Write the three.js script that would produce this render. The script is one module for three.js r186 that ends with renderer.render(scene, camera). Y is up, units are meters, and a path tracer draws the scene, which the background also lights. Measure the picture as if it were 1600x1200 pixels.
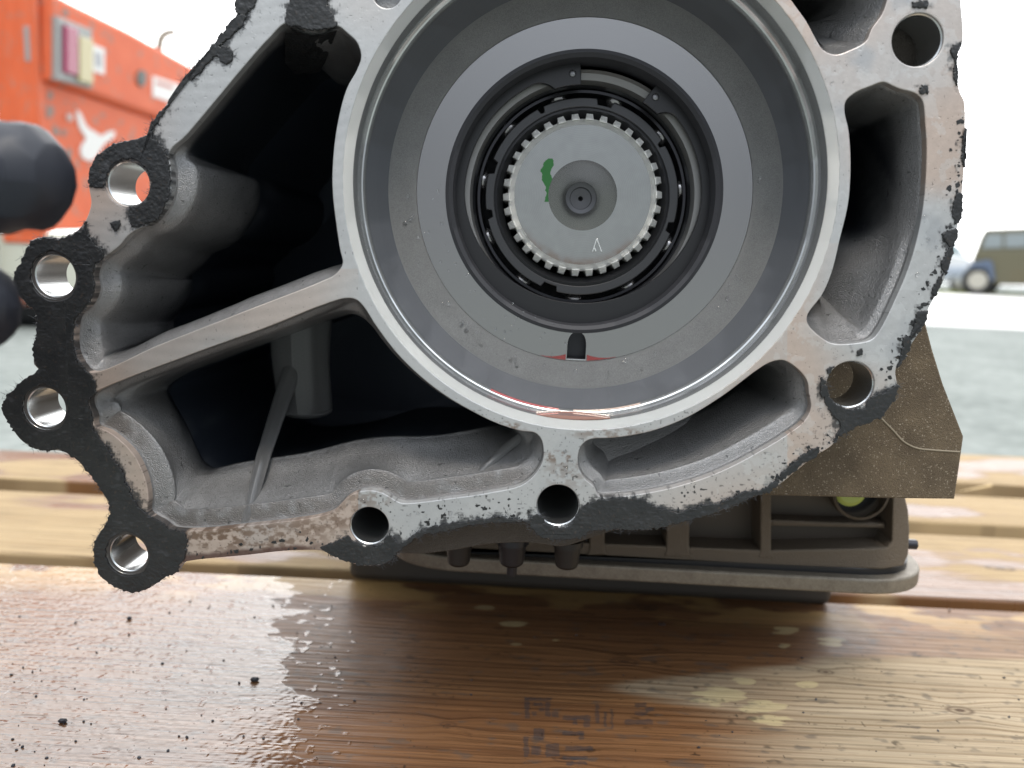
import * as THREE from 'three';
import { mergeGeometries, mergeVertices, toCreasedNormals } from 'three/addons/utils/BufferGeometryUtils.js';
import { RoundedBoxGeometry } from 'three/addons/geometries/RoundedBoxGeometry.js';
import { MarchingCubes } from 'three/addons/objects/MarchingCubes.js';

// ------------------------------------------------------------------ camera, sky, sun, exposure
const scene = new THREE.Scene();
const W = 1600, H = 1200, F = 1200, CAM_Y = 0.285, CAM_Z = 0.194;
const camera = new THREE.PerspectiveCamera(2 * Math.atan(600 / F) * 180 / Math.PI, W / H, 0.01, 3000);
const VX = 838, VY = 414, ROLL = 0.045;          // where the flange's normal points, and how far the camera leans
const zc = new THREE.Vector3(VX - W / 2, H / 2 - VY, -F).normalize().negate();    // world z axis in camera axes
const xc = new THREE.Vector3(Math.cos(ROLL), -Math.sin(ROLL), 0); xc.addScaledVector(zc, -xc.dot(zc)).normalize();
const yc = new THREE.Vector3().crossVectors(zc, xc);
camera.quaternion.setFromRotationMatrix(new THREE.Matrix4().makeBasis(xc, yc, zc).transpose());
camera.position.set(0, CAM_Y, CAM_Z);
camera.focus = 0.208; camera.userData.fStop = 11;
camera.updateMatrixWorld(true);
camera.updateProjectionMatrix();

const sst0 = (a, b, x) => { const t = Math.min(1, Math.max(0, (x - a) / (b - a))); return t * t * (3 - 2 * t); };
const SUN = new THREE.Vector3(0.05, 0.9, 0.43).normalize();
{
  const w = 512, h = 256, d = new Float32Array(w * h * 4), v = new THREE.Vector3();
  for (let j = 0; j < h; j++) for (let i = 0; i < w; i++) {
    const el = ((j + 0.5) / h - 0.5) * Math.PI, az = ((i + 0.5) / w - 0.5) * 2 * Math.PI;   // row 0 is the lowest
    v.set(Math.cos(el) * Math.cos(az), Math.sin(el), Math.cos(el) * Math.sin(az));
    const c = Math.max(0, v.dot(SUN)), up = Math.max(0, v.y);
    const b = sst0(-0.25, 1, -v.z), L = 0.3 + 0.9 * up + 3.4 * b * b + 2.8 * Math.pow(c, 5);
    const k = 4 * (j * w + i), t = 1 - b;
    d[k] = L * (1 - 0.10 * t); d[k + 1] = L * (1 - 0.03 * t); d[k + 2] = L * (1 + 0.06 * t); d[k + 3] = 1;
  }
  const sky = new THREE.DataTexture(d, w, h, THREE.RGBAFormat, THREE.FloatType);
  sky.mapping = THREE.EquirectangularReflectionMapping; sky.magFilter = THREE.LinearFilter; sky.needsUpdate = true;
  scene.background = sky; scene.environment = sky;
}
const sun = new THREE.DirectionalLight(0xfff3e2, 1.5);
sun.position.copy(SUN).multiplyScalar(3); sun.castShadow = true; sun.shadow.radius = 24; sun.shadow.mapSize.set(2048, 2048);
Object.assign(sun.shadow.camera, { left: -1, right: 1, top: 1, bottom: -1, near: 0.1, far: 8 });
scene.add(sun); scene.add(sun.target);

const renderer = new THREE.WebGLRenderer({ antialias: true });
renderer.setSize(1024, 768);
renderer.shadowMap.enabled = true;
renderer.toneMapping = THREE.LinearToneMapping;
renderer.toneMappingExposure = 1.05;

// ------------------------------------------------------------------ helpers
const V2 = (x, y) => new THREE.Vector2(x, y), V3 = (x, y, z) => new THREE.Vector3(x, y, z);
const ray = (px, py) => V3((px - W / 2) / F, (H / 2 - py) / F, -1).applyQuaternion(camera.quaternion);
const P = (px, py, z = 0) => { const r = ray(px, py); return r.multiplyScalar((z - CAM_Z) / r.z).add(camera.position); };       // on an upright plane
const G = (px, py, y) => { const r = ray(px, py); return r.multiplyScalar((y - CAM_Y) / r.y).add(camera.position); };          // on a level plane
const SX = (px, py, x) => { const r = ray(px, py); return r.multiplyScalar(x / r.x).add(camera.position); };                    // on a plane across x
const camInv = camera.quaternion.clone().invert(), tmpV = V3(0, 0, 0);
const toPx = (x, y, z) => { tmpV.set(x, y - CAM_Y, z - CAM_Z).applyQuaternion(camInv); return [W / 2 - F * tmpV.x / tmpV.z, H / 2 + F * tmpV.y / tmpV.z]; };
const mm = 0.001, PX = CAM_Z / F;
let seed = 7;
const rnd = () => { seed = (seed * 1664525 + 1013904223) >>> 0; return seed / 4294967296; };
const hash = (i, j, s) => { let h = (Math.imul(i, 374761393) + Math.imul(j, 668265263) + Math.imul(s, 1442695041)) | 0; h = Math.imul(h ^ (h >>> 13), 1274126177); return ((h ^ (h >>> 16)) >>> 0) / 4294967296; };
const noise = (x, y, s = 0) => {
  const i = Math.floor(x), j = Math.floor(y); let u = x - i, v = y - j; u = u * u * (3 - 2 * u); v = v * v * (3 - 2 * v);
  return (hash(i, j, s) * (1 - u) + hash(i + 1, j, s) * u) * (1 - v) + (hash(i, j + 1, s) * (1 - u) + hash(i + 1, j + 1, s) * u) * v;
};
const fbm = (x, y, s = 0, o = 4) => { let a = 0.5, t = 0, n = 0; for (let k = 0; k < o; k++) { t += a * noise(x, y, s + k); n += a; a *= 0.5; x *= 2.03; y *= 2.03; } return t / n; };
const sst = (a, b, x) => { const t = Math.min(1, Math.max(0, (x - a) / (b - a))); return t * t * (3 - 2 * t); };
const lerp = (a, b, t) => a + (b - a) * t;
const mix3 = (a, b, t) => [lerp(a[0], b[0], t), lerp(a[1], b[1], t), lerp(a[2], b[2], t)];
const toS = (c) => { c = Math.min(1, Math.max(0, c)); return 255 * (c <= 0.0031308 ? 12.92 * c : 1.055 * Math.pow(c, 1 / 2.4) - 0.055); };
const col = (r, g, b) => new THREE.Color().setRGB(r, g, b);
const std = (c, rough, metal = 0, o = {}) => new THREE.MeshStandardMaterial({ color: Array.isArray(c) ? col(...c) : c, roughness: rough, metalness: metal, side: THREE.DoubleSide, ...o });
const phys = (c, rough, metal = 0, o = {}) => new THREE.MeshPhysicalMaterial({ color: Array.isArray(c) ? col(...c) : c, roughness: rough, metalness: metal, side: THREE.DoubleSide, ...o });
function texture(w, h, fn, srgb, inAlpha) {       // fn(u, v) -> [r, g, b] in linear values, or a number
  const d = new Uint8Array(w * h * 4);
  for (let j = 0; j < h; j++) for (let i = 0; i < w; i++) {
    const c = fn((i + 0.5) / w, (j + 0.5) / h), k = 4 * (j * w + i);
    if (srgb) { d[k] = toS(c[0]); d[k + 1] = toS(c[1]); d[k + 2] = toS(c[2]); } else d[k] = d[k + 1] = d[k + 2] = Math.max(0, Math.min(255, 255 * c));
    d[k + 3] = inAlpha ? d[k] : 255;
  }
  const t = new THREE.DataTexture(d, w, h); t.magFilter = THREE.LinearFilter; t.minFilter = THREE.LinearMipmapLinearFilter; t.generateMipmaps = true;
  t.wrapS = t.wrapT = THREE.RepeatWrapping; if (srgb) t.colorSpace = THREE.SRGBColorSpace; t.needsUpdate = true; return t;
}
const used = {};
function numbered(n) { const k = used[n] = (used[n] ?? -1) + 1; return k ? n + '_' + String(k).padStart(3, '0') : n; }
function thing(name, label, category, pos = [0, 0, 0], group) {
  const o = new THREE.Group(); o.name = numbered(name); o.position.set(...pos); o.userData = { label, category }; if (group) o.userData.group = group; scene.add(o); return o;
}
function part(name, geo, mat, parent, label, kind) {
  const m = new THREE.Mesh(geo, mat); m.name = parent ? name : numbered(name); m.castShadow = m.receiveShadow = true;
  if (parent) { m.name = numberedIn(parent, name); m.position.sub(originOf(parent)); parent.add(m); } else scene.add(m);
  if (label) m.userData.label = label; if (kind) m.userData.kind = kind; return m;
}
function numberedIn(p, n) { return numbered(n); }
const originOf = (p) => { const o = V3(0, 0, 0); for (let q = p; q && q !== scene; q = q.parent) o.add(q.position); return o; };
function tag(m, label, category, kind) { m.userData.label = label; if (category) m.userData.category = category; if (kind) m.userData.kind = kind; return m; }
const smooth = (pts, n, closed = true) => { const c = new THREE.CatmullRomCurve3(pts.map(p => V3(p[0], p[1], 0)), closed, 'centripetal'); return c.getSpacedPoints(n).slice(0, closed ? n : n + 1).map(p => [p.x, p.y]); };
const onFace = (pts, z = 0) => pts.map(([x, y]) => { const p = P(x, y, z); return V2(p.x, p.y); });
const circlePx = (cx, cy, r, z = 0, n = 64) => { const c = P(cx, cy, z), e = (P(cx + r, cy, z).distanceTo(c) + P(cx, cy + r, z).distanceTo(c)) / 2; return { c, r: e, pts: Array.from({ length: n }, (_, i) => V2(c.x + e * Math.cos(2 * Math.PI * i / n), c.y + e * Math.sin(2 * Math.PI * i / n))) }; };
const circlePath = (x, y, r) => { const p = new THREE.Path(); p.absarc(x, y, r, 0, 2 * Math.PI, true); return p; };
function planarUv(g, x0, y0, w, h) { const p = g.attributes.position, uv = new Float32Array(p.count * 2); for (let i = 0; i < p.count; i++) { uv[2 * i] = (p.getX(i) - x0) / w; uv[2 * i + 1] = (p.getY(i) - y0) / h; } g.setAttribute('uv', new THREE.BufferAttribute(uv, 2)); return g; }
function extrude(shape, z0, z1, bevel = 0, seg = 2, curve = 48) {     // from z1 (back) to z0 (front)
  const t = z0 - z1, g = new THREE.ExtrudeGeometry(shape, { depth: t - 2 * bevel, bevelEnabled: bevel > 0, bevelThickness: bevel, bevelSize: bevel, bevelOffset: -bevel, bevelSegments: seg, curveSegments: curve });
  return g.translate(0, 0, z1 + bevel);
}
function tube(pts, r, seg = 24, rs = 10) { return new THREE.TubeGeometry(new THREE.CatmullRomCurve3(pts), seg, r, rs); }
function turned(profile, c, n = 160) {    // profile of [radius, z] about the axis through c
  const g = new THREE.LatheGeometry(profile.map(([r, z]) => V2(r, z)), n).rotateX(Math.PI / 2); return toCreasedNormals(g, 0.5).translate(c.x, c.y, 0);
}
function insideOut(poly) { return THREE.ShapeUtils.isClockWise(poly) ? poly.slice().reverse() : poly; }
const noisy = (pts, amp, s, n) => smooth(pts, n).map(([x, y], i) => [x + amp * 2 * (fbm(x / 6, y / 6, s, 3) - 0.5) + amp * (noise(x / 1.7, y / 1.7, s + 5) - 0.5), y + amp * 2 * (fbm(x / 6 + 50, y / 6, s, 3) - 0.5) + amp * (noise(x / 1.7 + 9, y / 1.7, s + 6) - 0.5)]);

// ------------------------------------------------------------------ ground, yard, verge
const groundMap = texture(512, 512, (u, v) => { const n = fbm(u * 14, v * 14, 3, 5), m = noise(u * 160, v * 160, 4); return mix3([0.12, 0.135, 0.125], [0.31, 0.33, 0.31], 0.55 * n + 0.45 * m); }, true);
groundMap.repeat.set(900, 900);
{
  const ground = part('ground', new THREE.PlaneGeometry(2400, 2400).rotateX(-Math.PI / 2), phys(0xffffff, 0.95, 0, { map: groundMap, specularIntensity: 0.15 }), null);
  tag(ground, 'grey green gravelly ground under and around the pallet', null, 'structure');
  const a = G(1445, 508, 0), yz = a.z;
  const yard = part('concrete_yard', new THREE.PlaneGeometry(120, 16.4).rotateX(-Math.PI / 2).translate(0, 0.004, yz - 8.2), std([0.78, 0.77, 0.73], 0.9), null);  // pale colour stands in for sunlight on the concrete
  tag(yard, 'concrete yard painted sunlit pale, behind the pallet, in front of the parked cars', null, 'structure');
  const bl = [];
  for (let i = 0; i < 9000; i++) { const x = 2 + rnd() * 22, z = yz - 16.6 - rnd() * 3.5, h = 0.05 + 0.1 * rnd(), a2 = rnd() * 6.28; bl.push(x, z, h, a2); }
  const blade = new THREE.ConeGeometry(0.014, 1, 3).translate(0, 0.5, 0), im = new THREE.InstancedMesh(blade, std([0.2, 0.22, 0.05], 0.8), bl.length / 4), q = new THREE.Quaternion();
  for (let i = 0; i < bl.length / 4; i++) im.setMatrixAt(i, new THREE.Matrix4().compose(V3(bl[4 * i], 0, bl[4 * i + 1]), q.setFromEuler(new THREE.Euler(0.3 * Math.sin(bl[4 * i + 3]), bl[4 * i + 3], 0.3)), V3(1, bl[4 * i + 2], 1)));
  im.name = 'grass'; im.castShadow = true; scene.add(tag(im, 'yellow green grass verge under the parked cars', null, 'stuff'));
}

// ------------------------------------------------------------------ the flange: outlines in pixels of the photograph, put onto the flange plane
const OUT = [[372, -120], [371, 0], [368, 25], [340, 60], [300, 108], [262, 160], [240, 188], [236, 205], [215, 216], [175, 226], [150, 246], [139, 275], [139, 295], [142, 318], [133, 345], [118, 362], [100, 372], [75, 370], [50, 375], [42, 392], [30, 415], [20, 437], [27, 460], [42, 475], [53, 485], [57, 510], [52, 560], [53, 570], [60, 578], [38, 592], [20, 610], [3, 632], [8, 650], [20, 672], [35, 690], [60, 703], [95, 705], [115, 715], [135, 735], [155, 762], [172, 790], [172, 805], [166, 820], [150, 840], [146, 862], [150, 885], [162, 905], [185, 920], [210, 926], [235, 918], [258, 902], [275, 895], [285, 880], [300, 876], [380, 868], [460, 860], [510, 862], [530, 872], [560, 883], [590, 884], [612, 876], [630, 852], [650, 838], [700, 826], [760, 818], [822, 815], [832, 828], [845, 839], [870, 843], [900, 841], [912, 837], [923, 830], [1012, 827], [1070, 815], [1127, 798], [1170, 780], [1214, 760], [1242, 738], [1271, 715], [1299, 697], [1315, 680], [1340, 666], [1375, 652], [1396, 627], [1402, 603], [1400, 577], [1425, 537], [1445, 505], [1450, 485], [1475, 437], [1495, 362], [1504, 300], [1507, 250], [1507, 157], [1501, 145], [1496, 120], [1496, 88], [1505, 62], [1502, 0], [1500, -120]];
const POCKETS = {
  A: [[447, 36], [420, 60], [380, 105], [330, 165], [290, 212], [265, 237], [267, 262], [268, 290], [262, 315], [250, 335], [235, 350], [215, 358], [200, 368], [185, 385], [165, 400], [152, 412], [147, 430], [149, 452], [140, 475], [122, 492], [117, 510], [117, 545], [125, 565], [142, 581], [250, 538], [400, 479], [500, 440], [524, 428], [535, 412], [531, 390], [525, 350], [519.5, 300], [519.5, 260], [526, 200], [541, 140], [558, 108], [564, 88], [558, 67], [543, 52], [526, 40], [500, 46], [470, 44]],
  B: [[150, 612], [300, 553], [420, 510], [500, 478], [540, 466], [556, 468], [568, 479], [586, 507], [620, 552], [660, 591], [700, 621], [740, 644], [775, 661], [812, 673], [837, 677], [847, 690], [847, 722], [820, 755], [762, 770], [700, 779], [640, 786], [625, 785], [607, 775], [595, 769], [575, 766], [555, 770], [542, 777], [530, 790], [520, 799], [500, 806], [465, 812], [380, 822], [325, 828], [285, 829], [267, 826], [255, 817], [237, 807], [231, 800], [232, 780], [229, 757], [222, 735], [210, 712], [192, 692], [170, 675], [148, 665], [147, 650], [140, 632], [141, 620]],
  C: [[921, 687], [908, 697], [903, 715], [905, 733], [915, 749], [928, 760], [936, 775], [960, 776], [1004, 771], [1045, 763], [1099, 747], [1142, 729], [1185, 706], [1228, 680], [1257, 657], [1267, 637], [1264, 615], [1261, 595], [1246, 576], [1224, 563], [1204, 566], [1182, 579], [1127, 620], [1072, 653], [1017, 674], [962, 684]],
  D: [[1381, 128], [1359, 135], [1336, 145], [1322, 158], [1320, 173], [1326, 202], [1329, 236], [1329, 278], [1325, 321], [1313, 372], [1300, 425], [1285, 460], [1262, 492], [1262, 505], [1277, 522], [1300, 536], [1337, 536], [1362, 530], [1375, 515], [1400, 465], [1420, 417], [1437, 355], [1445, 300], [1448, 230], [1446, 196], [1441, 156], [1429, 145], [1407, 139], [1395, 134]],
  E: [[1225, -20], [1240, 5], [1260, 33], [1278, 66], [1287, 78], [1305, 85], [1326, 79], [1353, 64], [1362, 45], [1380, 18], [1388, -20], [1370, -70], [1320, -90], [1250, -70]],
};
const HOLES = [[200, 287, 34, 14], [85, 431, 33, 14], [71, 637, 31, 14], [200, 865, 29.5, 14], [577, 822, 30, 46], [872, 790, 33, 46], [1329, 601, 37, 13], [1434, 62, 41, 13], [487, -28, 33, 14]].map(([x, y, r, d]) => ({ ...circlePx(x, y, r), d: d * mm }));
// bore circle through three rim points of the photograph
const bore = (() => {
  const a = P(536, 284), b = P(1311, 284), c = P(925, 671), ax = b.x - a.x, ay = b.y - a.y, bx = c.x - a.x, by = c.y - a.y, d = 2 * (ax * by - ay * bx);
  const ux = (by * (ax * ax + ay * ay) - ay * (bx * bx + by * by)) / d, uy = (ax * (bx * bx + by * by) - bx * (ax * ax + ay * ay)) / d;
  return { x: a.x + ux, y: a.y + uy, r: Math.hypot(ux, uy) };
})();
const R0 = bore.r;                                  // face opening (387.5 px)
const RR = (px) => R0 * px / 387.5;                 // radius on the face plane
const outline = smooth(OUT, 900), pockets = {};
for (const k in POCKETS) pockets[k] = insideOut(onFace(smooth(POCKETS[k], k === 'A' || k === 'B' ? 420 : 240)));
const outPts = insideOut(onFace(outline));
const bb = new THREE.Box2().setFromPoints(outPts), FX = bb.min.x - 0.002, FY = bb.min.y - 0.002, FW = bb.max.x - bb.min.x + 0.004, FH = bb.max.y - bb.min.y + 0.004;

const inside = (c, sp) => { let r = false; for (let i = 0, j = sp.length - 1; i < sp.length; j = i++) if ((sp[i].y > c.y) !== (sp[j].y > c.y) && c.x < (sp[j].x - sp[i].x) * (c.y - sp[i].y) / (sp[j].y - sp[i].y) + sp[i].x) r = !r; return r; };
const SEAL = [
  [[240, 189], [237, 206], [215, 217], [176, 227], [151, 247], [140, 275], [140, 292], [164, 289], [168, 270], [181, 254], [200, 249], [219, 254], [232, 268], [237, 286], [233, 304], [221, 319], [204, 325], [203, 340], [207, 354], [222, 353], [240, 345], [254, 330], [265, 302], [267, 270], [263, 246], [250, 226], [238, 212]],
  [[134, 346], [130, 360], [118, 363], [100, 372], [75, 371], [51, 376], [43, 392], [31, 415], [21, 437], [28, 459], [42, 474], [54, 485], [58, 510], [53, 562], [60, 578], [38, 593], [20, 611], [4, 632], [9, 650], [21, 671], [36, 689], [60, 702], [95, 704], [116, 714], [136, 735], [156, 762], [173, 790], [172, 806], [151, 841], [147, 862], [151, 884], [163, 904], [186, 919], [210, 925], [235, 917], [258, 901], [275, 894], [284, 880], [290, 868], [292, 842], [284, 830], [267, 827], [255, 818], [237, 808], [228, 800], [212, 785], [200, 760], [190, 735], [175, 710], [160, 690], [146, 668], [146, 650], [140, 628], [150, 612], [148, 596], [139, 582], [124, 567], [116, 545], [116, 510], [121, 492], [139, 475], [148, 452], [146, 430], [151, 412], [163, 400], [158, 388], [148, 380], [141, 368]],
  [[500, 856], [520, 848], [545, 838], [560, 850], [577, 853], [595, 850], [609, 832], [618, 846], [632, 846], [646, 834], [672, 824], [722, 814], [780, 807], [826, 811], [842, 804], [856, 820], [872, 824], [890, 820], [904, 800], [915, 788], [935, 781], [1000, 779], [1022, 790], [1062, 798], [1100, 788], [1130, 783], [1150, 772], [1190, 764], [1216, 749], [1213, 760], [1170, 780], [1127, 798], [1070, 815], [1012, 827], [923, 830], [912, 838], [870, 843], [845, 839], [831, 826], [824, 816], [760, 819], [700, 828], [650, 841], [630, 856], [612, 876], [575, 884], [540, 876], [512, 864]],
  [[1402, 601], [1380, 612], [1362, 620], [1345, 638], [1318, 637], [1296, 620], [1288, 592], [1283, 590], [1285, 620], [1300, 648], [1311, 668], [1300, 692], [1317, 679], [1342, 665], [1375, 651], [1395, 627]],
  [[368, 26], [386, 24], [376, 45], [358, 60], [343, 74], [353, 72], [363, 80], [361, 97], [348, 99], [340, 90], [325, 100], [312, 115], [300, 124], [292, 121], [280, 140], [262, 166], [256, 180], [242, 196], [240, 189], [262, 161], [300, 109], [340, 61]],
  [[370, -6], [402, -6], [394, 14], [380, 24], [369, 22]],
  [[449, -30], [453, 0], [446, 34], [470, 44], [500, 46], [526, 39], [519, 20], [512, 0], [514, -30]],
  [[1492, 306], [1503, 302], [1497, 350], [1490, 343]], [[1473, 364], [1494, 358], [1489, 386], [1478, 380]], [[1478, 392], [1488, 387], [1477, 430], [1471, 420]], [[1465, 434], [1475, 425], [1461, 463], [1455, 455], [1460, 446]], [[1432, 490], [1449, 486], [1437, 518], [1421, 534], [1427, 510]], [[1414, 522], [1424, 537], [1401, 575], [1408, 550]],
  [[1485, 76], [1502, 64], [1496, 90], [1496, 134], [1488, 122], [1491, 100]], [[1504, 220], [1507, 200], [1507, 262], [1502, 250]], [[174, 346], [186, 345], [188, 356], [180, 361]], [[1436, 136], [1448, 134], [1449, 146], [1440, 148]], [[1426, 3], [1450, 2], [1446, 12], [1428, 10]], [[1338, 548], [1346, 546], [1345, 556], [1338, 556]], [[1290, 577], [1302, 572], [1296, 584]],
  [[1266, 702], [1280, 698], [1276, 712], [1262, 720], [1240, 736], [1222, 748], [1216, 746], [1240, 722]],
];
const sealMask = (() => {                     // how much sealant lies near a place, for the smears round it
  const w = 400, h = 300, d = new Float32Array(w * h), boxes = SEAL.map(p => [Math.min(...p.map(a => a[0])), Math.max(...p.map(a => a[0])), Math.min(...p.map(a => a[1])), Math.max(...p.map(a => a[1]))]);
  for (let j = 0; j < h; j++) for (let i = 0; i < w; i++) { const x = (i + 0.5) * 4, y = (j + 0.5) * 4 - 40; d[j * w + i] = SEAL.some((p, k) => x > boxes[k][0] && x < boxes[k][1] && y > boxes[k][2] && y < boxes[k][3] && inside({ x, y }, p.map(a => ({ x: a[0], y: a[1] })))) ? 1 : 0; }
  const blur = (src, dx, dy) => { const o = new Float32Array(w * h); for (let j = 0; j < h; j++) for (let i = 0; i < w; i++) { let t = 0; for (let q = -3; q <= 3; q++) { const a = Math.min(w - 1, Math.max(0, i + q * dx)), b = Math.min(h - 1, Math.max(0, j + q * dy)); t += src[b * w + a]; } o[j * w + i] = t / 7; } return o; };
  const m = blur(blur(d, 1, 0), 0, 1); return (x, y) => { const i = Math.round(x / 4 - 0.5), j = Math.round((y + 40) / 4 - 0.5); return i < 0 || j < 0 || i >= w || j >= h ? 0 : m[j * w + i]; };
})();
// flange face: bare machined aluminium, with cutter marks, oxide, stains
const rust = [[400, 838, 110, 24, 1], [330, 832, 50, 20, 1], [570, 780, 40, 14, 0.7], [500, 815, 46, 14, 0.8], [872, 714, 22, 9, 1], [885, 740, 34, 24, 0.5], [960, 678, 60, 9, 0.8], [790, 666, 22, 8, 0.9], [800, 672, 20, 8, 0.7], [540, 805, 22, 18, 0.6]];
const droplets = [];
const facePx = (u, v) => toPx(FX + u * FW, FY + v * FH, 0);
const faceMap = texture(2048, 1400, (u, v) => {
  const [x, y] = facePx(u, v), n = fbm(x / 90, y / 90, 11, 4), f = fbm(x / 9, y / 9, 12, 3), g = noise(x / 1.6, y / 1.6, 13);
  const warm = sst(0.35, 0.7, fbm(x / 240, y / 240, 20, 2) + (x < 560 && y > 420 ? 0.2 : x < 240 ? 0.12 : x > 1230 && y > 380 ? 0.02 : -0.16));
  let c = mix3([0.47, 0.47, 0.465], [0.5, 0.405, 0.345], warm);
  c = mix3(c, [0.36, 0.37, 0.38], 0.75 * sst(0.55, 0.75, n) * (x > 1300 ? 1 : 0.4));
  let k = 0.94 + 0.07 * f + 0.05 * (g - 0.5);
  const cut = Math.hypot(x - 1180, y - 40); k *= 1 + 0.015 * Math.sin(cut / 2.6 + 2 * n) * sst(1180, 1260, x);
  const cut2 = Math.hypot(x - 300, y + 500); k *= 1 + 0.04 * Math.sin(cut2 / 3) * (1 - sst(500, 620, x));
  if (noise(x / 3.1, y / 3.1, 31) > 0.93 - 0.1 * (y > 640 ? 1 : 0) && f < 0.52) k *= 0.55;                 // pits
  c = c.map(t => t * k);
  for (const [cx, cy, rx, ry, a] of rust) {
    const d = ((x - cx) / rx) ** 2 + ((y - cy) / ry) ** 2; if (d > 2.2) continue;
    const s = a * sst(2, 0.2, d) * sst(0.36, 0.62, fbm(x / 8, y / 6, 41, 4)); c = mix3(c, [0.17, 0.11, 0.075], 0.75 * s);
  }
  if (x > 286 && x < 520) c = mix3(c, [0.085, 0.04, 0.032], 0.85 * sst(-16, -8, y - lerp(878, 862, (x - 300) / 200) + 7 * (fbm(x / 22, 3, 44, 3) - 0.5)) * sst(520, 470, x));
  { const m = sealMask(x, y); if (m > 0.01) c = mix3(c, [0.045, 0.045, 0.046], 0.9 * sst(0.35, 0.75, m + 1.2 * (fbm(x / 9, y / 9, 52, 4) - 0.36))); }
  const lower = sst(640, 800, y) * sst(480, 620, x) * sst(1300, 1100, x); if (noise(x / 5, y / 5, 61) > 0.86 && fbm(x / 20, y / 20, 63, 2) > 0.46) c = mix3(c, [0.03, 0.03, 0.03], lower);
  if (x > 1120 && fbm(x / 16, y / 16, 71, 4) > 0.6) c = mix3(c, [0.6, 0.61, 0.6], 0.22);
  return c;
}, true);
const faceRough = texture(1024, 700, (u, v) => { const [x, y] = facePx(u, v); return 0.34 + 0.16 * fbm(x / 40, y / 40, 81, 4); });
const faceBump = texture(2048, 1400, (u, v) => { const [x, y] = facePx(u, v); return 0.5 + 0.2 * (fbm(x / 5, y / 5, 91, 3) - 0.5) + 0.015 * Math.sin(Math.hypot(x - 1180, y - 40) / 2.6) + (noise(x / 3.1, y / 3.1, 31) > 0.93 ? -0.3 : 0); });
const grainBump = texture(512, 512, (u, v) => 0.6 * hash(Math.floor(u * 256), Math.floor(v * 256), 5) * 0.5 + 0.7 * noise(u * 96, v * 96, 7) + 0.2 * noise(u * 30, v * 30, 8));
grainBump.repeat.set(60, 60);
const castMap = texture(512, 512, (u, v) => { const n = fbm(u * 10, v * 10, 15, 4), m = noise(u * 120, v * 120, 16), d = noise(u * 70, v * 70, 17) > 0.93 ? 0.45 : 1; const k = (0.82 + 0.3 * n + 0.12 * (m - 0.5)) * d; return [0.26 * k, 0.257 * k, 0.256 * k]; }, true);
castMap.repeat.set(22, 22);
const sealMap = texture(512, 512, (u, v) => { const n = fbm(u * 10, v * 10, 35, 4), h = sst(0.72, 0.9, noise(u * 26, v * 90, 37)), g = sst(0.8, 0.95, noise(u * 110, v * 110, 38)); let c = mix3([0.009, 0.01, 0.011], [0.022, 0.022, 0.022], n); c = mix3(c, [0.06, 0.062, 0.068], 0.5 * h * n); return mix3(c, [0.07, 0.045, 0.03], 0.35 * g); }, true), sealBump = texture(512, 512, (u, v) => 0.6 * fbm(u * 14, v * 14, 39, 4) + 0.3 * noise(u * 60, v * 60, 40) + 0.12 * noise(u * 150, v * 150, 42));
sealMap.repeat.set(25, 25); sealBump.repeat.set(25, 25);
const sandMap = texture(512, 512, (u, v) => { const g = hash(Math.floor(u * 320), Math.floor(v * 320), 95), n = fbm(u * 12, v * 12, 96, 4), k = 0.95 + 0.12 * n + 0.4 * (g - 0.5); return [0.34 * k, 0.34 * k, 0.335 * k]; }, true);
sandMap.repeat.set(9, 0.6);
const M = {
  face: std(0xffffff, 1, 0.55, { map: faceMap, roughnessMap: faceRough, bumpMap: faceBump, bumpScale: 0.00012 }),
  cast: phys(0xffffff, 0.38, 0.7, { clearcoat: 0.8, clearcoatRoughness: 0.27, vertexColors: true, map: castMap, bumpMap: grainBump, bumpScale: 0.00018 }),
  dusky: std([0.4, 0.41, 0.43], 0.45, 0.3, { vertexColors: true }),  // deep pocket walls: shade painted into the colour
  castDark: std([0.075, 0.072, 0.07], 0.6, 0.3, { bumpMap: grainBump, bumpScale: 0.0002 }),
  machined: std([0.6, 0.61, 0.61], 0.24, 0.95),
  chamfer: std([0.72, 0.72, 0.69], 0.42, 0.6, { bumpMap: grainBump, bumpScale: 0.0001 }),
  boreWall: std([0.11, 0.115, 0.125], 0.42, 0.6, { bumpMap: grainBump, bumpScale: 0.00004 }),
  sand: std(0xffffff, 0.6, 0.4, { map: sandMap, bumpMap: grainBump, bumpScale: 0.0004 }),
  disc: std([0.3, 0.296, 0.298], 0.22, 0.9),
  black: std([0.016, 0.016, 0.018], 0.35, 0.2),
  blackSteel: std([0.035, 0.035, 0.04], 0.32, 0.6),
  steel: std([0.42, 0.41, 0.39], 0.28, 0.9),
  shaftFace: null,
  spline: std([0.88, 0.87, 0.83], 0.4, 0.7, { bumpMap: grainBump, bumpScale: 0.0002 }),
  sealant: phys(0xffffff, 0.4, 0, { map: sealMap, bumpMap: sealBump, bumpScale: 0.0003 }),
  brown: null,
};
M.castPlain = M.cast.clone(); M.castPlain.vertexColors = false;
const gearbox = thing('gearbox', 'dirty cast aluminium gearbox with round bore and splined shaft, standing on the wet pallet', 'gearbox', [P(925, 900, -0.1).x, 0.145, -0.1]);
const shapeOf = (pts, holes = []) => { const s = new THREE.Shape(pts); s.holes.push(...holes.map(h => h instanceof THREE.Path ? h : new THREE.Path(h.slice().reverse()))); return s; };
const holePath = (h, grow = 0) => circlePath(h.c.x, h.c.y, h.r + grow);
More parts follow.
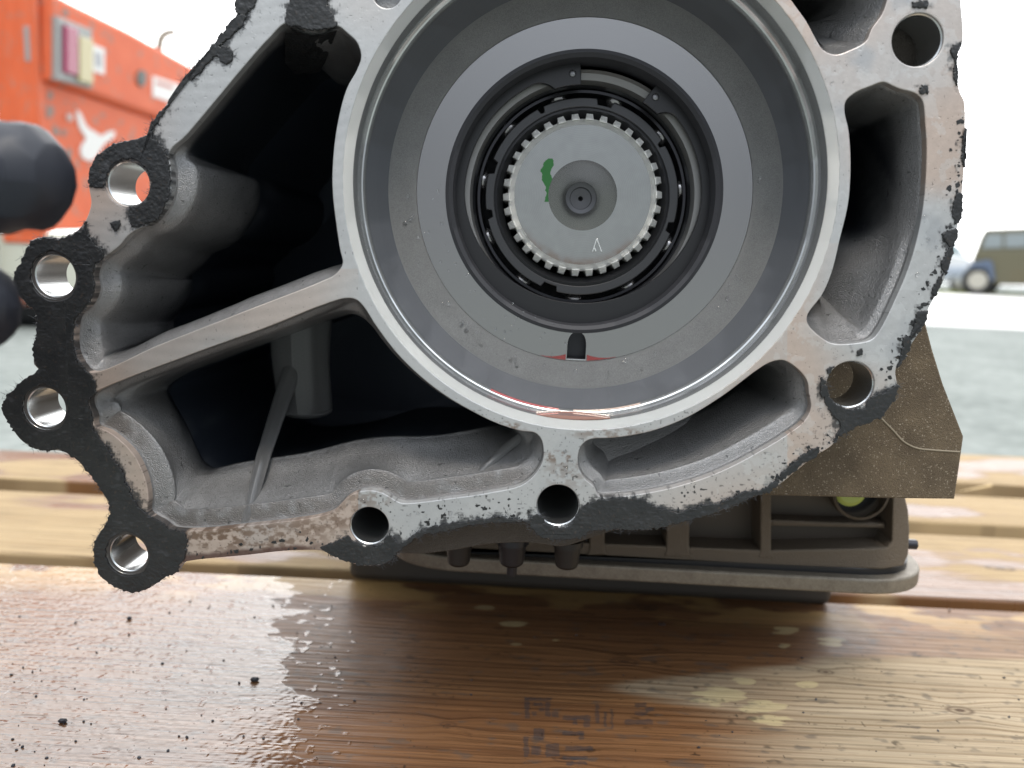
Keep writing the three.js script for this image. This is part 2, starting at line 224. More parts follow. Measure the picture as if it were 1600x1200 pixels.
const grown = (poly, d) => { const n = poly.length; return poly.map((p, i) => { const a = poly[(i + n - 2) % n], b = poly[(i + 2) % n], t = V2(b.x - a.x, b.y - a.y).normalize(); return V2(p.x + t.y * d, p.y - t.x * d); }); };   // counter-clockwise polygon, outwards
{
  const s = shapeOf(outPts, [circlePath(bore.x, bore.y, R0), ...Object.values(pockets), ...HOLES.map(h => holePath(h)), circlePath(...(c => [c.c.x, c.c.y, c.r])(circlePx(605, -12, 24)))]);
  part('mounting_flange', planarUv(extrude(s, 0, -3 * mm, 0.25 * mm), FX, FY, FW, FH), M.face, gearbox, 'machined aluminium mounting face with bolt holes');
  const back = shapeOf(grown(outPts, -0.5 * mm), [circlePath(bore.x, bore.y, R0 + 0.4 * mm), ...Object.values(pockets).map(p => grown(p, 0.5 * mm)), ...HOLES.map(h => holePath(h, 0.3 * mm))]);
  part('flange_body', extrude(back, -2.9 * mm, -14 * mm, 0.3 * mm, 1), M.castPlain, gearbox);
  const dimple = circlePx(605, -12, 24); part('dimple', turned([[0.0001, -6 * mm], [dimple.r * 0.6, -5.5 * mm], [dimple.r, -2.5 * mm], [dimple.r + 0.1 * mm, -0.4 * mm]], dimple.c, 48), M.castPlain, gearbox);
  // case behind the flange
  const CASE = [[395, -120], [385, 30], [312, 135], [280, 190], [258, 240], [254, 300], [238, 338], [196, 364], [160, 395], [134, 420], [134, 450], [110, 490], [104, 550], [122, 590], [126, 640], [136, 668], [165, 688], [196, 722], [214, 760], [216, 800], [240, 818], [268, 845], [330, 852], [480, 838], [520, 868], [575, 890], [640, 896], [700, 890], [760, 880], [830, 878], [880, 884], [930, 870], [1010, 843], [1100, 818], [1180, 780], [1245, 735], [1272, 690], [1284, 640], [1276, 592], [1300, 556], [1360, 556], [1400, 535], [1440, 470], [1478, 380], [1490, 280], [1490, 160], [1484, 90], [1488, 0], [1488, -120]];
  const cs = shapeOf(insideOut(onFace(smooth(CASE, 400))), [circlePath(bore.x, bore.y, R0), ...Object.values(pockets).map(p => grown(p, 0.45 * mm)), holePath(HOLES[4], 0.3 * mm), holePath(HOLES[5], 0.3 * mm)]);
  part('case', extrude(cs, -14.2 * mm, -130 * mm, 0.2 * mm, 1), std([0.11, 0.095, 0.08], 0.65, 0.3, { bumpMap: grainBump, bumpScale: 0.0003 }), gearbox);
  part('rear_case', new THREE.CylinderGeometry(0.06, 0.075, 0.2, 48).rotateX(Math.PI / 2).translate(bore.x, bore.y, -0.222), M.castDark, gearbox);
  for (const h of HOLES) {
    const g = turned([[h.r + 0.55 * mm, 0.02 * mm], [h.r - 0.25 * mm, -0.9 * mm], [h.r - 0.3 * mm, -h.d + 0.5 * mm], [h.r + 0.2 * mm, -h.d]], h.c, 64);
    part('bolt_hole', g, M.machined, gearbox);
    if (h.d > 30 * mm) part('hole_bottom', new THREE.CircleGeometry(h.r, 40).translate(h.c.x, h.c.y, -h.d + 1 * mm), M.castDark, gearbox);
  }
}
// cast pockets: rings of the outline, drawn in and back with the draft of the casting
function pocketWall(poly, prof, soften, name, flatten, early, dirty = 1) {
  const n = poly.length, NRM = [];
  for (let i = 0; i < n; i++) { const a = poly[(i + n - 4) % n], b = poly[(i + 4) % n], t = V2(b.x - a.x, b.y - a.y).normalize(); NRM.push(V2(-t.y, t.x)); }
  const kn = 9, sub = 6, rows = (kn - 1) * sub + 1, cr = (a, b, c, d, t) => 0.5 * (2 * b + (c - a) * t + (2 * a - 5 * b + 4 * c - d) * t * t + (3 * b - a - 3 * c + d) * t * t * t);
  let pr = poly.map((p, i) => prof(p, NRM[i])); for (let s = 0; s < 24; s++) pr = pr.map((q, i) => q.map((e, k) => [0, 1].map(j => (pr[(i + n - 1) % n][k][j] + 2 * e[j] + pr[(i + 1) % n][k][j]) / 4)));
  const clr = [], ring = [], pos = [], uv = [], idx = [], acc = [];
  const len = [0]; for (let i = 1; i <= n; i++) len.push(len[i - 1] + poly[i % n].distanceTo(poly[i - 1]));
  for (let r = 0; r < rows; r++) {
    const k = Math.min(kn - 2, Math.floor(r / sub)), t = r / sub - k, at = (q, j) => q[Math.max(0, Math.min(kn - 1, j))];
    let cur = poly.map((p, i) => {
      const q = pr[i], lin = k === 0;
      const ins = lin ? lerp(q[0][0], q[1][0], t) : cr(at(q, k - 1)[0], at(q, k)[0], at(q, k + 1)[0], at(q, k + 2)[0], t), dep = lin ? lerp(q[0][1], q[1][1], t) : Math.max(q[k][1], Math.min(q[k + 1][1], cr(at(q, k - 1)[1], at(q, k)[1], at(q, k + 1)[1], at(q, k + 2)[1], t)));
      const w = 1 + (flatten ? 0.08 : 0.22) * (fbm(p.x * 120, p.y * 120 + dep / 15, 3, 2) - 0.5) * Math.min(1, dep / 10);
      return [p.x + NRM[i].x * ins * mm * w, p.y + NRM[i].y * ins * mm * w, -dep * mm];
    });
    const it = Math.round(soften * Math.min(1, Math.max(0, (k + t - 1) / 3)) + (flatten || 0) * sst(2.6, 4.6, k + t));
    for (let s = 0; s < it; s++) cur = cur.map((p, i) => { const a = cur[(i + n - 1) % n], b = cur[(i + 1) % n]; return [(a[0] + 2 * p[0] + b[0]) / 4, (a[1] + 2 * p[1] + b[1]) / 4, (a[2] + 2 * p[2] + b[2]) / 4]; });
    const pv = ring[r - 1]; ring.push(cur);
    for (let i = 0; i <= n; i++) { const p = cur[i % n], o = pv && pv[i % n]; acc[i] = (acc[i] || 0) + (o ? Math.hypot(p[0] - o[0], p[1] - o[1], p[2] - o[2]) : 0); pos.push(...p); uv.push(len[i], acc[i]); const s = sst(5.0, 7.1, k + t + (early ? early(poly[i % n], NRM[i % n]) : 0) + 2.2 * (fbm(p[0] * 130, (p[1] + p[2]) * 130, 77, 3) - 0.5)); const g = 0.6 * dirty * sst(0.45, 0.9, NRM[i % n].y) * sst(0.5, 1, k + t) * sst(2.7, 1.9, k + t) * sst(0.12, 0.5, fbm(p[0] * 400, p[1] * 400, 78, 3)); clr.push(lerp(1, 0.085, s) * (1 - 0.55 * g), lerp(1, 0.105, s) * (1 - 0.62 * g), lerp(1, 0.14, s) * (1 - 0.68 * g)); }  // vertex colour: painted shade growing with depth, plus brown grime on lower walls
  }
  const w = n + 1;
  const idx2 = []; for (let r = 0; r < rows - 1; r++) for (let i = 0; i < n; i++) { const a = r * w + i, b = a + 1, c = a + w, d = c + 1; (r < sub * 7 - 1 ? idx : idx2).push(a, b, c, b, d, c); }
  const last = ring[rows - 1], base = pos.length / 3;
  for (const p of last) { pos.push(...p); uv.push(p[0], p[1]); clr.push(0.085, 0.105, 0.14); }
  for (const f of THREE.ShapeUtils.triangulateShape(last.map(p => V2(p[0], p[1])), [])) idx2.push(base + f[0], base + f[1], base + f[2]);
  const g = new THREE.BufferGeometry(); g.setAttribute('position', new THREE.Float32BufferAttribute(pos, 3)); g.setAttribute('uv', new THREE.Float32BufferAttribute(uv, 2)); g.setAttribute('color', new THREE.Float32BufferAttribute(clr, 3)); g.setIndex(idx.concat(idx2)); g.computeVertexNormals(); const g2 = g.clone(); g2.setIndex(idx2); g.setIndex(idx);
  const m = part(name, g, M.cast, gearbox); part('deep_wall', g2, M.dusky, m); return m;
}
const blendProfile = (L, R, B, T, alter) => (p, nrm) => {
  const l = Math.max(0, nrm.x) ** 1.5, r = Math.max(0, -nrm.x) ** 1.5, b = Math.max(0, nrm.y) ** 1.5, t = Math.max(0, -nrm.y) ** 1.5, s = l + r + b + t;
  const q = L.map((_, i) => [0, 1].map(j => (l * L[i][j] + r * R[i][j] + b * B[i][j] + t * T[i][j]) / s));
  return alter ? alter(q, p, nrm) : q;
};
const plain = [[0, 2.4], [0.3, 3.2], [0.7, 5.5], [1.0, 8], [1.4, 12], [2.2, 30], [2.8, 40], [3, 52], [3.5, 120]];
const lip = [[0, 2.4], [0.2, 3.2], [4.4, 3.7], [5.2, 5.0], [9.6, 14.5], [12.6, 18], [13.2, 21], [8, 40], [2, 120]];
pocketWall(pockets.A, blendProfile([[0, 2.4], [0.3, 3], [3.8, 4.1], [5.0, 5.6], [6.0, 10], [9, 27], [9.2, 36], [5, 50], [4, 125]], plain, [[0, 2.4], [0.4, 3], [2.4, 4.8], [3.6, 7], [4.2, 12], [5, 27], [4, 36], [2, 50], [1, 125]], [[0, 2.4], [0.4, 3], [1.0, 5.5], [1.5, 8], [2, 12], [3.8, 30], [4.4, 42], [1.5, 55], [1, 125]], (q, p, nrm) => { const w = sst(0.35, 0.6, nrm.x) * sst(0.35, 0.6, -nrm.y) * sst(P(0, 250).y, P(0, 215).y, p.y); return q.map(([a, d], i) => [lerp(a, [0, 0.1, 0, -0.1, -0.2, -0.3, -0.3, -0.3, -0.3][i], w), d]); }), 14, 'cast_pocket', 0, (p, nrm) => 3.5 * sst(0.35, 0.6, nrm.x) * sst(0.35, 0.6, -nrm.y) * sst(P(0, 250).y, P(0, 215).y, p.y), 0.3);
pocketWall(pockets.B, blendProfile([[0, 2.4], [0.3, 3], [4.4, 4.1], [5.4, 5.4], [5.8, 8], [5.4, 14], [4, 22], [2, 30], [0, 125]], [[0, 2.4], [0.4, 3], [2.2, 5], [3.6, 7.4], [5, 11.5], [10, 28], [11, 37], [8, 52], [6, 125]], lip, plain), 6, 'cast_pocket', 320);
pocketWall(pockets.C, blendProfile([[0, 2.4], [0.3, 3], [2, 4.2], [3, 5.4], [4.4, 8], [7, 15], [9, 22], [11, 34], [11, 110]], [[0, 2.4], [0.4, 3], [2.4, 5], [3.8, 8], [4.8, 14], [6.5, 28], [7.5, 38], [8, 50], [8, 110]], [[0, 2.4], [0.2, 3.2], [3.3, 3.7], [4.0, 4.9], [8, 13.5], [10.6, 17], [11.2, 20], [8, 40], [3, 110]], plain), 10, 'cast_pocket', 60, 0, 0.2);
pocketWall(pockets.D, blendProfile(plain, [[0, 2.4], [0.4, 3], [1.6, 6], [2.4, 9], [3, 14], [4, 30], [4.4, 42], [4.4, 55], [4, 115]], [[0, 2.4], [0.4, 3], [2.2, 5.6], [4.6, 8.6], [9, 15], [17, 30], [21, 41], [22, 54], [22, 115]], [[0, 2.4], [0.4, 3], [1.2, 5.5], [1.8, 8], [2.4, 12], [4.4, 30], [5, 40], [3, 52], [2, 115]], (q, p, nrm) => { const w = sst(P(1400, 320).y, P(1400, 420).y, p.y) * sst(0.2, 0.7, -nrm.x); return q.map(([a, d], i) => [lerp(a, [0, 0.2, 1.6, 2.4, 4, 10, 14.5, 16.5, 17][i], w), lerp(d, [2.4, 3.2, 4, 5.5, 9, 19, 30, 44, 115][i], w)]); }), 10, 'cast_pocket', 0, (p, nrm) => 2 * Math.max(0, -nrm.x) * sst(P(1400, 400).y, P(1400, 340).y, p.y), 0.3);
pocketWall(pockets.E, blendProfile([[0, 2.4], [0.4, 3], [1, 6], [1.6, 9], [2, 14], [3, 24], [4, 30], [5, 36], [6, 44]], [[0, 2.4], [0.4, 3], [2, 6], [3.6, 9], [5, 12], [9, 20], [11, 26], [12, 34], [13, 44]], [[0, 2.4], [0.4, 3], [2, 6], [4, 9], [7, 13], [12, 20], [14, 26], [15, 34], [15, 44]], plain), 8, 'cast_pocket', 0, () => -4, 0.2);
// cast ribs and the pillar inside the lower pocket
{
  const rod = (pts, r0, r1, flat = 1) => { const c = new THREE.CatmullRomCurve3(pts.map(p => P(...p))), g = new THREE.TubeGeometry(c, 40, 1, 14, false), pos = g.attributes.position; for (let i = 0; i <= 40; i++) { const o = c.getPointAt(i / 40), r = lerp(r0, r1, i / 40) * mm; for (let j = 0; j <= 14; j++) { const k = i * 15 + j, q = V3(pos.getX(k), pos.getY(k), pos.getZ(k)).sub(o).multiplyScalar(r).add(o); pos.setXYZ(k, q.x, q.y, q.z); } } g.computeVertexNormals(); return g; };
  part('cast_pillar', mergeGeometries([rod([[470, 478, -0.052], [470, 560, -0.052], [478, 640, -0.052]], 10, 8.6), new THREE.SphereGeometry(8.6 * mm, 24, 12).scale(1, 0.3, 1).translate(...P(478, 640, -0.052).toArray())]), M.castPlain, gearbox);
  part('cast_rib', mergeGeometries([rod([[384, 818, -0.0042], [390, 796, -0.0048], [396, 772, -0.0076], [403, 745, -0.0112], [410, 718, -0.0152], [418, 694, -0.022], [438, 632, -0.038], [456, 580, -0.045]], 1.5, 2.9), new THREE.SphereGeometry(2.9 * mm, 16, 12).translate(...P(456, 580, -0.045).toArray())]), M.castPlain, gearbox);
  const patch = (c, nu, nv, lift) => { const g = new THREE.PlaneGeometry(1, 1, nu, nv), q = g.attributes.position, uv = g.attributes.uv, [a, b, d, e] = c.map(p => P(...p));
    for (let i = 0; i < q.count; i++) { const u = q.getX(i) + 0.5, v = q.getY(i) + 0.5, x = a.clone().lerp(b, u).lerp(d.clone().lerp(e, u), v); x.y += lift(u, v) * mm; x.z -= 2.5 * mm * Math.sin(Math.PI * u) * sst(0.1, 0.4, v); q.setXYZ(i, x.x, x.y, x.z); uv.setXY(i, u * 0.02, v * 0.04); } g.computeVertexNormals(); return g; };
  part('cast_floor', patch([[903, 768, -0.0056], [1172, 730, -0.0056], [925, 668, -0.016], [1120, 612, -0.03]], 30, 24, (u, v) => 0.8 * Math.sin(3 * u) - 1.6 * sst(0.3, 0, v) - 6 * sst(0.7, 1, u) * v), M.castPlain, gearbox);
  part('sealant', patch([[444, 110, -0.0285], [500, 104, -0.0275], [446, 42, 0.0002], [527, 38, 0.0002]], 20, 20, (u, v) => -1.4 + 0.7 * (fbm(u * 7, v * 7, 36, 3) - 0.5) - 0.6 * Math.sin(3.14 * v)), M.sealant, gearbox, 'black sealant smeared down the wall of the upper pocket');
  part('cast_rib', rod([[738, 752, -0.0044], [765, 724, -0.0072], [795, 697, -0.011], [817, 681, -0.0125]], 1.0, 1.5), M.castPlain, gearbox);
}

// ------------------------------------------------------------------ bore, seal plate, bearing, shaft
const zD = -20 * mm, zS = -29 * mm;
const at = (rpx, z) => rpx * (CAM_Z - z) / CAM_Z * (R0 / 387.5);      // apparent pixels at depth z -> metres
{
  part('bore_chamfer', turned([[R0 + 0.1 * mm, -0.05 * mm], [RR(376), -1.9 * mm], [RR(375), -2.2 * mm]], bore), M.chamfer, gearbox);
  part('bore_rim', turned([[RR(375.5), -2 * mm], [RR(375.5), -7.2 * mm], [RR(374), -8.2 * mm], [RR(371), -8.8 * mm], [RR(369), -9 * mm]], bore), M.machined, gearbox, 'bright machined seat of the bore');
  part('bore_ridge', turned([[RR(372), -8.9 * mm], [RR(369), -9.2 * mm], [RR(367.5), -9.8 * mm], [RR(367), -10.6 * mm], [RR(366.5), -11.4 * mm]], bore), M.machined, gearbox);
  part('bore_wall', turned([[RR(366.5), -11.3 * mm], [RR(354), -15 * mm], [RR(337), -18 * mm]], bore), M.boreWall, gearbox);
  part('cast_step', turned([[RR(338.5), -17.8 * mm], [RR(334), -18.3 * mm], [RR(295), -19.4 * mm], [RR(291), -19.8 * mm], [RR(290), -20.6 * mm]], bore), M.sand, gearbox, 'rough sand cast step in the bore');
  // seal plate with a slot at the bottom
  const ro = RR(290.5), ri = at(217, zD), s = new THREE.Shape(); s.absarc(0, 0, ro, 0, 2 * Math.PI);
  s.holes.push(circlePath(0, 0, ri));
  const a = P(886, 552, zD), b = P(915, 552, zD), t = P(900, 519, zD), cx = (a.x + b.x) / 2 - bore.x, hw = (b.x - a.x) / 2, ty = t.y - bore.y, bot = -Math.sqrt(ro * ro - cx * cx) + 0.6 * mm;
  const slot = new THREE.Path(); slot.moveTo(cx - hw, bot); slot.lineTo(cx - hw, ty - hw * 1.6); slot.quadraticCurveTo(cx - hw, ty, cx, ty); slot.quadraticCurveTo(cx + hw, ty, cx + hw, ty - hw * 1.6); slot.lineTo(cx + hw, bot); slot.closePath(); s.holes.push(slot);
  part('seal_plate', extrude(s, zD, zD - 3 * mm, 0.12 * mm, 2, 120).translate(bore.x, bore.y, 0), M.disc, gearbox, 'smooth grey ring plate round the bearing');
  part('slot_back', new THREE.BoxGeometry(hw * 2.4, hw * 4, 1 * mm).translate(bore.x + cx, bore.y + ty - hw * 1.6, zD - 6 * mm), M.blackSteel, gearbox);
  part('seal_lip', turned([[at(217.5, zD), zD + 0.1 * mm], [at(212, zD), zD + 0.5 * mm], [at(206, zD), zD - 0.2 * mm], [at(204, zD), zD - 1 * mm], [at(204, zD), zD - 9 * mm]], bore), std([0.028, 0.028, 0.032], 0.6, 0.2), gearbox);
  // black snap ring with two ears
  const zr = -25 * mm, A = (deg) => deg * Math.PI / 180, r1 = at(203, zr), r2 = at(186, zr), e = at(168, zr), sh = new THREE.Shape();
  const pol = (r, d) => [r * Math.cos(A(d)), r * Math.sin(A(d))];
  sh.absarc(0, 0, r1, A(94), A(59 + 360), false);
  sh.lineTo(...pol(e, 60)); sh.absarc(0, 0, e, A(59), A(50), true); sh.quadraticCurveTo(...pol(r2, 47), ...pol(r2, 42)); for (let d = 42; d >= 118 - 360; d -= 4) sh.lineTo(...pol(r2 - at(19, zr) * Math.max(0, -Math.sin(A(d))) ** 1.3, d)); sh.quadraticCurveTo(...pol(r2, 112), ...pol(e, 108)); sh.absarc(0, 0, e, A(108), A(94), true); sh.closePath();
  for (const d of [98, 66 - 10]) sh.holes.push(circlePath(...pol(at(185, zr), d), 0.85 * mm));
  const ringM = part('snap_ring', extrude(sh, zr, zr - 1.6 * mm, 0.15 * mm, 1, 90).translate(bore.x, bore.y, 0), M.black, gearbox, 'black snap ring with two drilled ears');
  for (const d of [98, 56]) part('rivet', new THREE.SphereGeometry(0.84 * mm, 16, 10).scale(1, 1, 0.4).translate(bore.x + pol(at(185, zr), d)[0], bore.y + pol(at(185, zr), d)[1], zr - 0.2 * mm), std([0.25, 0.25, 0.26], 0.4, 0.8), ringM);
  part('bearing_race', turned([[at(190, -27 * mm), -26.5 * mm], [at(186, -29 * mm), -28.6 * mm], [at(176, -29 * mm), -28.8 * mm], [at(174, -29 * mm), -29.5 * mm], [at(172, -29 * mm), -36 * mm]], bore), std([0.24, 0.235, 0.23], 0.35, 0.6), gearbox);
  part('bearing_shield', turned([[at(186, -33 * mm), -29.4 * mm], [at(166, -33 * mm), -33 * mm], [at(160, -36 * mm), -36 * mm], [at(120, -40 * mm), -40 * mm]], bore), M.black, gearbox);
  part('inner_race', turned([[at(166, -32 * mm), -34 * mm], [at(163, -32 * mm), -32 * mm], [at(159, -32 * mm), -32 * mm], [at(157, -32 * mm), -36 * mm]], bore), M.blackSteel, gearbox);
  for (let i = 0; i < 11; i++) { const d = A(8 + i * 360 / 11), r = at(156, -36 * mm); part('bearing_ball', new THREE.SphereGeometry(2.7 * mm, 24, 16).translate(bore.x + r * Math.cos(d), bore.y + r * Math.sin(d), -36 * mm), std([0.3, 0.29, 0.29], 0.15, 0.8), gearbox); }
  // toothed lock ring round the shaft
  const zl = -30 * mm, lo = at(151, zl), li = at(137.5, zl), ls = new THREE.Shape(), notch = [[84, 75], [168, 160], [195, 190], [-12, -18], [258, 249], [120, 117], [38, 35]];
  const pts = []; for (let d = 0; d < 360; d += 1) { let r = lo; for (const [p, q] of notch) { const m = (d - q + 720) % 360; if (m < p - q) r = lo - 1.5 * mm; } pts.push(V2(r * Math.cos(A(d)), r * Math.sin(A(d)))); }
  ls.setFromPoints(pts); ls.holes.push(circlePath(0, 0, li));
  part('lock_ring', extrude(ls, zl, zl - 3 * mm, 0.2 * mm, 1).translate(bore.x, bore.y, 0), std([0.055, 0.055, 0.058], 0.42, 0.6), gearbox, 'dark notched lock ring round the shaft');
  part('collar', turned([[li + 0.2 * mm, zl - 0.6 * mm], [at(133, zl), zl - 0.2 * mm], [at(129, zl), zl - 1.5 * mm], [at(124, zl), zl - 4 * mm]], bore), M.black, gearbox);
  // the shaft
  const sA = (r) => at(r, zS), ax = (P(912, 302, zS).x + bore.x) / 2, ay = (P(912, 302, zS).y + bore.y) / 2, ctr = { x: ax, y: ay };
  const mk = (u, v) => {                                             // green paint and turning marks on the end face
    const x = (u - 0.5) * 2 * 110, y = (0.5 - v) * 2 * 110, r = Math.hypot(x, y), f = 0.92 + 0.1 * Math.sin(r * 2.4) * 0.5 + 0.12 * (fbm(x / 12, y / 12, 4, 3) - 0.5);
    let c = [0.36 * f, 0.365 * f, 0.36 * f]; const nn = 6 * (fbm(x / 7, y / 7, 9, 3) - 0.5);
    const gx = x + 55 + nn - 4 * Math.sin((y + 20) / 9), gy = y + 21;
    if (Math.abs(gx) < 7 + 4 * noise(y / 5, 3, 2) - Math.abs(gy) / 9 && Math.abs(gy) < 33) c = mix3(c, [0.03, 0.16, 0.035], 0.92);
    if (r > 92 && y > 40) c = mix3(c, [0.2, 0.11, 0.07], 0.5 * sst(92, 108, r) * sst(40, 90, y) * fbm(x / 9, y / 9, 14, 3) * 1.6);
    return c;
  };
  M.shaftFace = std(0xffffff, 0.3, 0.85, { map: texture(512, 512, mk, true) });
  const dimR = sA(54), faceR = sA(107), shaft = new THREE.Group(); shaft.name = 'output_shaft'; shaft.userData.label = 'splined steel output shaft with centre hole'; gearbox.add(shaft);
  const ringS = new THREE.Shape(); ringS.absarc(0, 0, faceR, 0, 2 * Math.PI); ringS.holes.push(circlePath(0, 0, dimR));
  const fg = new THREE.ShapeGeometry(ringS, 96).translate(0, 0, zS); planarUv(fg, -sA(110), -sA(110), sA(220), sA(220)); fg.translate(ax, ay, 0); part('end_face', fg, M.shaftFace, shaft);
  part('centre_hole', turned([[dimR + 0.05 * mm, zS], [dimR * 0.94, zS - 0.7 * mm], [dimR * 0.52, zS - 7 * mm], [sA(25), zS - 7.6 * mm], [sA(24), zS - 14 * mm], [sA(23), zS - 16 * mm], [0.2 * mm, zS - 18 * mm]], ctr, 80), std([0.42, 0.42, 0.415], 0.22, 0.95), shaft);
  part('centre_hole_floor', turned([[sA(25), zS - 9 * mm], [sA(18), zS - 9.6 * mm], [sA(17), zS - 10.4 * mm], [sA(4), zS - 10.6 * mm], [0.1 * mm, zS - 12 * mm]], ctr, 60), std([0.1, 0.1, 0.105], 0.35, 0.8), shaft);
  part('shaft_core', turned([[faceR - 0.05 * mm, zS], [sA(115.5), zS - 1 * mm], [sA(117.5), zS - 1.6 * mm], [sA(117.5), zS - 20 * mm]], ctr, 120), M.spline, shaft);
  const NT = 34, tr = sA(115), to = sA(126), tooth = new THREE.Shape(), w0 = Math.PI / NT * 0.62, w1 = Math.PI / NT * 0.42;
  tooth.moveTo(tr * Math.cos(-w0), tr * Math.sin(-w0)); tooth.lineTo(to * Math.cos(-w1), to * Math.sin(-w1)); tooth.lineTo(to * Math.cos(w1), to * Math.sin(w1)); tooth.lineTo(tr * Math.cos(w0), tr * Math.sin(w0)); tooth.closePath();
  const tg = extrude(tooth, -0.8 * mm, -20 * mm, 0.25 * mm, 2), tp = tg.attributes.position;
  for (let i = 0; i < tp.count; i++) { const r = Math.hypot(tp.getX(i), tp.getY(i)); if (tp.getZ(i) > -2 * mm) tp.setZ(i, tp.getZ(i) - (r - tr) * 0.55 + (r < tr + 0.5 * mm ? 0.5 * mm : 0)); }
  tg.computeVertexNormals();
  for (let i = 0; i < NT; i++) { const m = part('spline_tooth', tg, M.spline, shaft); m.position.add(V3(ax, ay, zS)); m.rotation.z = (i + 0.3) * 2 * Math.PI / NT; }
  const bar = (x0, y0, x1, y1) => { const a = P(x0, y0, zS), b = P(x1, y1, zS); return new THREE.CapsuleGeometry(0.24 * mm, a.distanceTo(b), 4, 8).rotateZ(Math.atan2(b.y - a.y, b.x - a.x) - Math.PI / 2).translate((a.x + b.x) / 2, (a.y + b.y) / 2, zS); };
  part('stamp_mark', mergeGeometries([bar(926, 393, 932, 374), bar(933, 374, 940, 393), bar(929, 388, 931, 392)]), std([0.8, 0.8, 0.78], 0.25, 0.9), shaft);
}

// ------------------------------------------------------------------ black sealant left on the flange
{
  const hairs = [];
  SEAL.forEach((poly, k) => {
    const big = poly.length > 12, n = Math.max(30, Math.round(poly.reduce((s, p, i) => s + Math.hypot(p[0] - poly[(i + 1) % poly.length][0], p[1] - poly[(i + 1) % poly.length][1]), 0) / 2.2));
    const pts = noisy(poly, big ? 3.4 : 3.2, 100 + k, n), sp = insideOut(onFace(pts)), box = new THREE.Box2().setFromPoints(sp);
    const inPoly = (c) => { let r = false; for (let i = 0, j = sp.length - 1; i < sp.length; j = i++) if ((sp[i].y > c.y) !== (sp[j].y > c.y) && c.x < (sp[j].x - sp[i].x) * (c.y - sp[i].y) / (sp[j].y - sp[i].y) + sp[i].x) r = !r; return r; };
    const holes = HOLES.filter(h => inPoly(h.c) && Array.from({ length: 16 }, (_, i) => V2(h.c.x + (h.r + 0.9 * mm) * Math.cos(i * 0.393), h.c.y + (h.r + 0.9 * mm) * Math.sin(i * 0.393))).every(inPoly));
    const g = extrude(shapeOf(sp, holes.map(h => { const p = new THREE.Path(); p.setFromPoints(Array.from({ length: 60 }, (_, i) => { const a = -i * Math.PI / 30, r = h.r + (0.35 + 0.7 * noise(i * 0.6, k, 7)) * mm; return V2(h.c.x + r * Math.cos(a), h.c.y + r * Math.sin(a)); })); return p; })), 0.45 * mm, -0.3 * mm, 0.2 * mm, 2);
    part('sealant', g, M.sealant, gearbox, k < 2 || k === 2 ? 'thick black sealant left on the flange' : undefined);
    if (big) for (let i = 0; i < pts.length; i += 1) if (fbm(pts[i][0] / 30, pts[i][1] / 30, 55, 2) > 0.42) { const p = P(pts[i][0], pts[i][1], 0); hairs.push([p.x, p.y, 0.3 * mm]); }
  });
  const fl = []; outline.forEach(([x, y], i) => {                                    // flecks of sealant that stayed behind along the edges
    const edge = x > 1180 && y > 180 && y < 760; if (!edge && !(y > 640 && x > 280 && x < 1180)) return;
    for (let j = 0; j < (edge ? 2 : 1); j++) { if (rnd() > (edge ? 0.75 : 0.45)) continue; const d = (edge ? 26 : 30) * rnd() ** 2, cx = x + (edge ? -d * 0.8 : 0) + (rnd() - 0.5) * 12, cy = y - (edge ? d * 0.5 * sst(400, 600, y) : d) - 2, r = 1 + 3.4 * rnd() ** 2; const n = 9, ph = rnd() * 6;
      const pts = insideOut(onFace(Array.from({ length: n }, (_, q) => { const a = q * 2 * Math.PI / n, k = r * (0.5 + rnd()); return [cx + k * Math.cos(a) * (1 + 0.5 * Math.sin(ph)), cy + k * Math.sin(a)]; })));
      if (pts.some(p => !inside(p, outPts) || HOLES.some(h => Math.hypot(p.x - h.c.x, p.y - h.c.y) < h.r + 0.4 * mm) || Object.values(pockets).some(q => inside(p, q)))) continue;
      fl.push(extrude(shapeOf(pts), 0.12 * mm, -0.1 * mm, 0.03 * mm, 1)); }
  });
  part('sealant_flecks', mergeGeometries(fl), M.sealant, gearbox, null, 'stuff');
  const hg = new THREE.CylinderGeometry(0.02 * mm, 0.05 * mm, 1, 4).translate(0, 0.5, 0), im = new THREE.InstancedMesh(hg, std([0.06, 0.065, 0.075], 0.5), hairs.length * 2), q = new THREE.Quaternion();
  hairs.forEach((h, i) => { for (let j = 0; j < 2; j++) im.setMatrixAt(2 * i + j, new THREE.Matrix4().compose(V3(h[0] + (rnd() - 0.5) * mm, h[1] + (rnd() - 0.5) * mm, h[2] - 0.2 * mm), q.setFromEuler(new THREE.Euler((rnd() - 0.2) * 1.2, 0, rnd() * 6.28)), V3(1, (0.5 + 1.5 * rnd()) * mm, 1))); });
  im.name = 'sealant_fuzz'; im.userData.kind = 'stuff'; im.position.sub(originOf(gearbox)); gearbox.add(im);
}

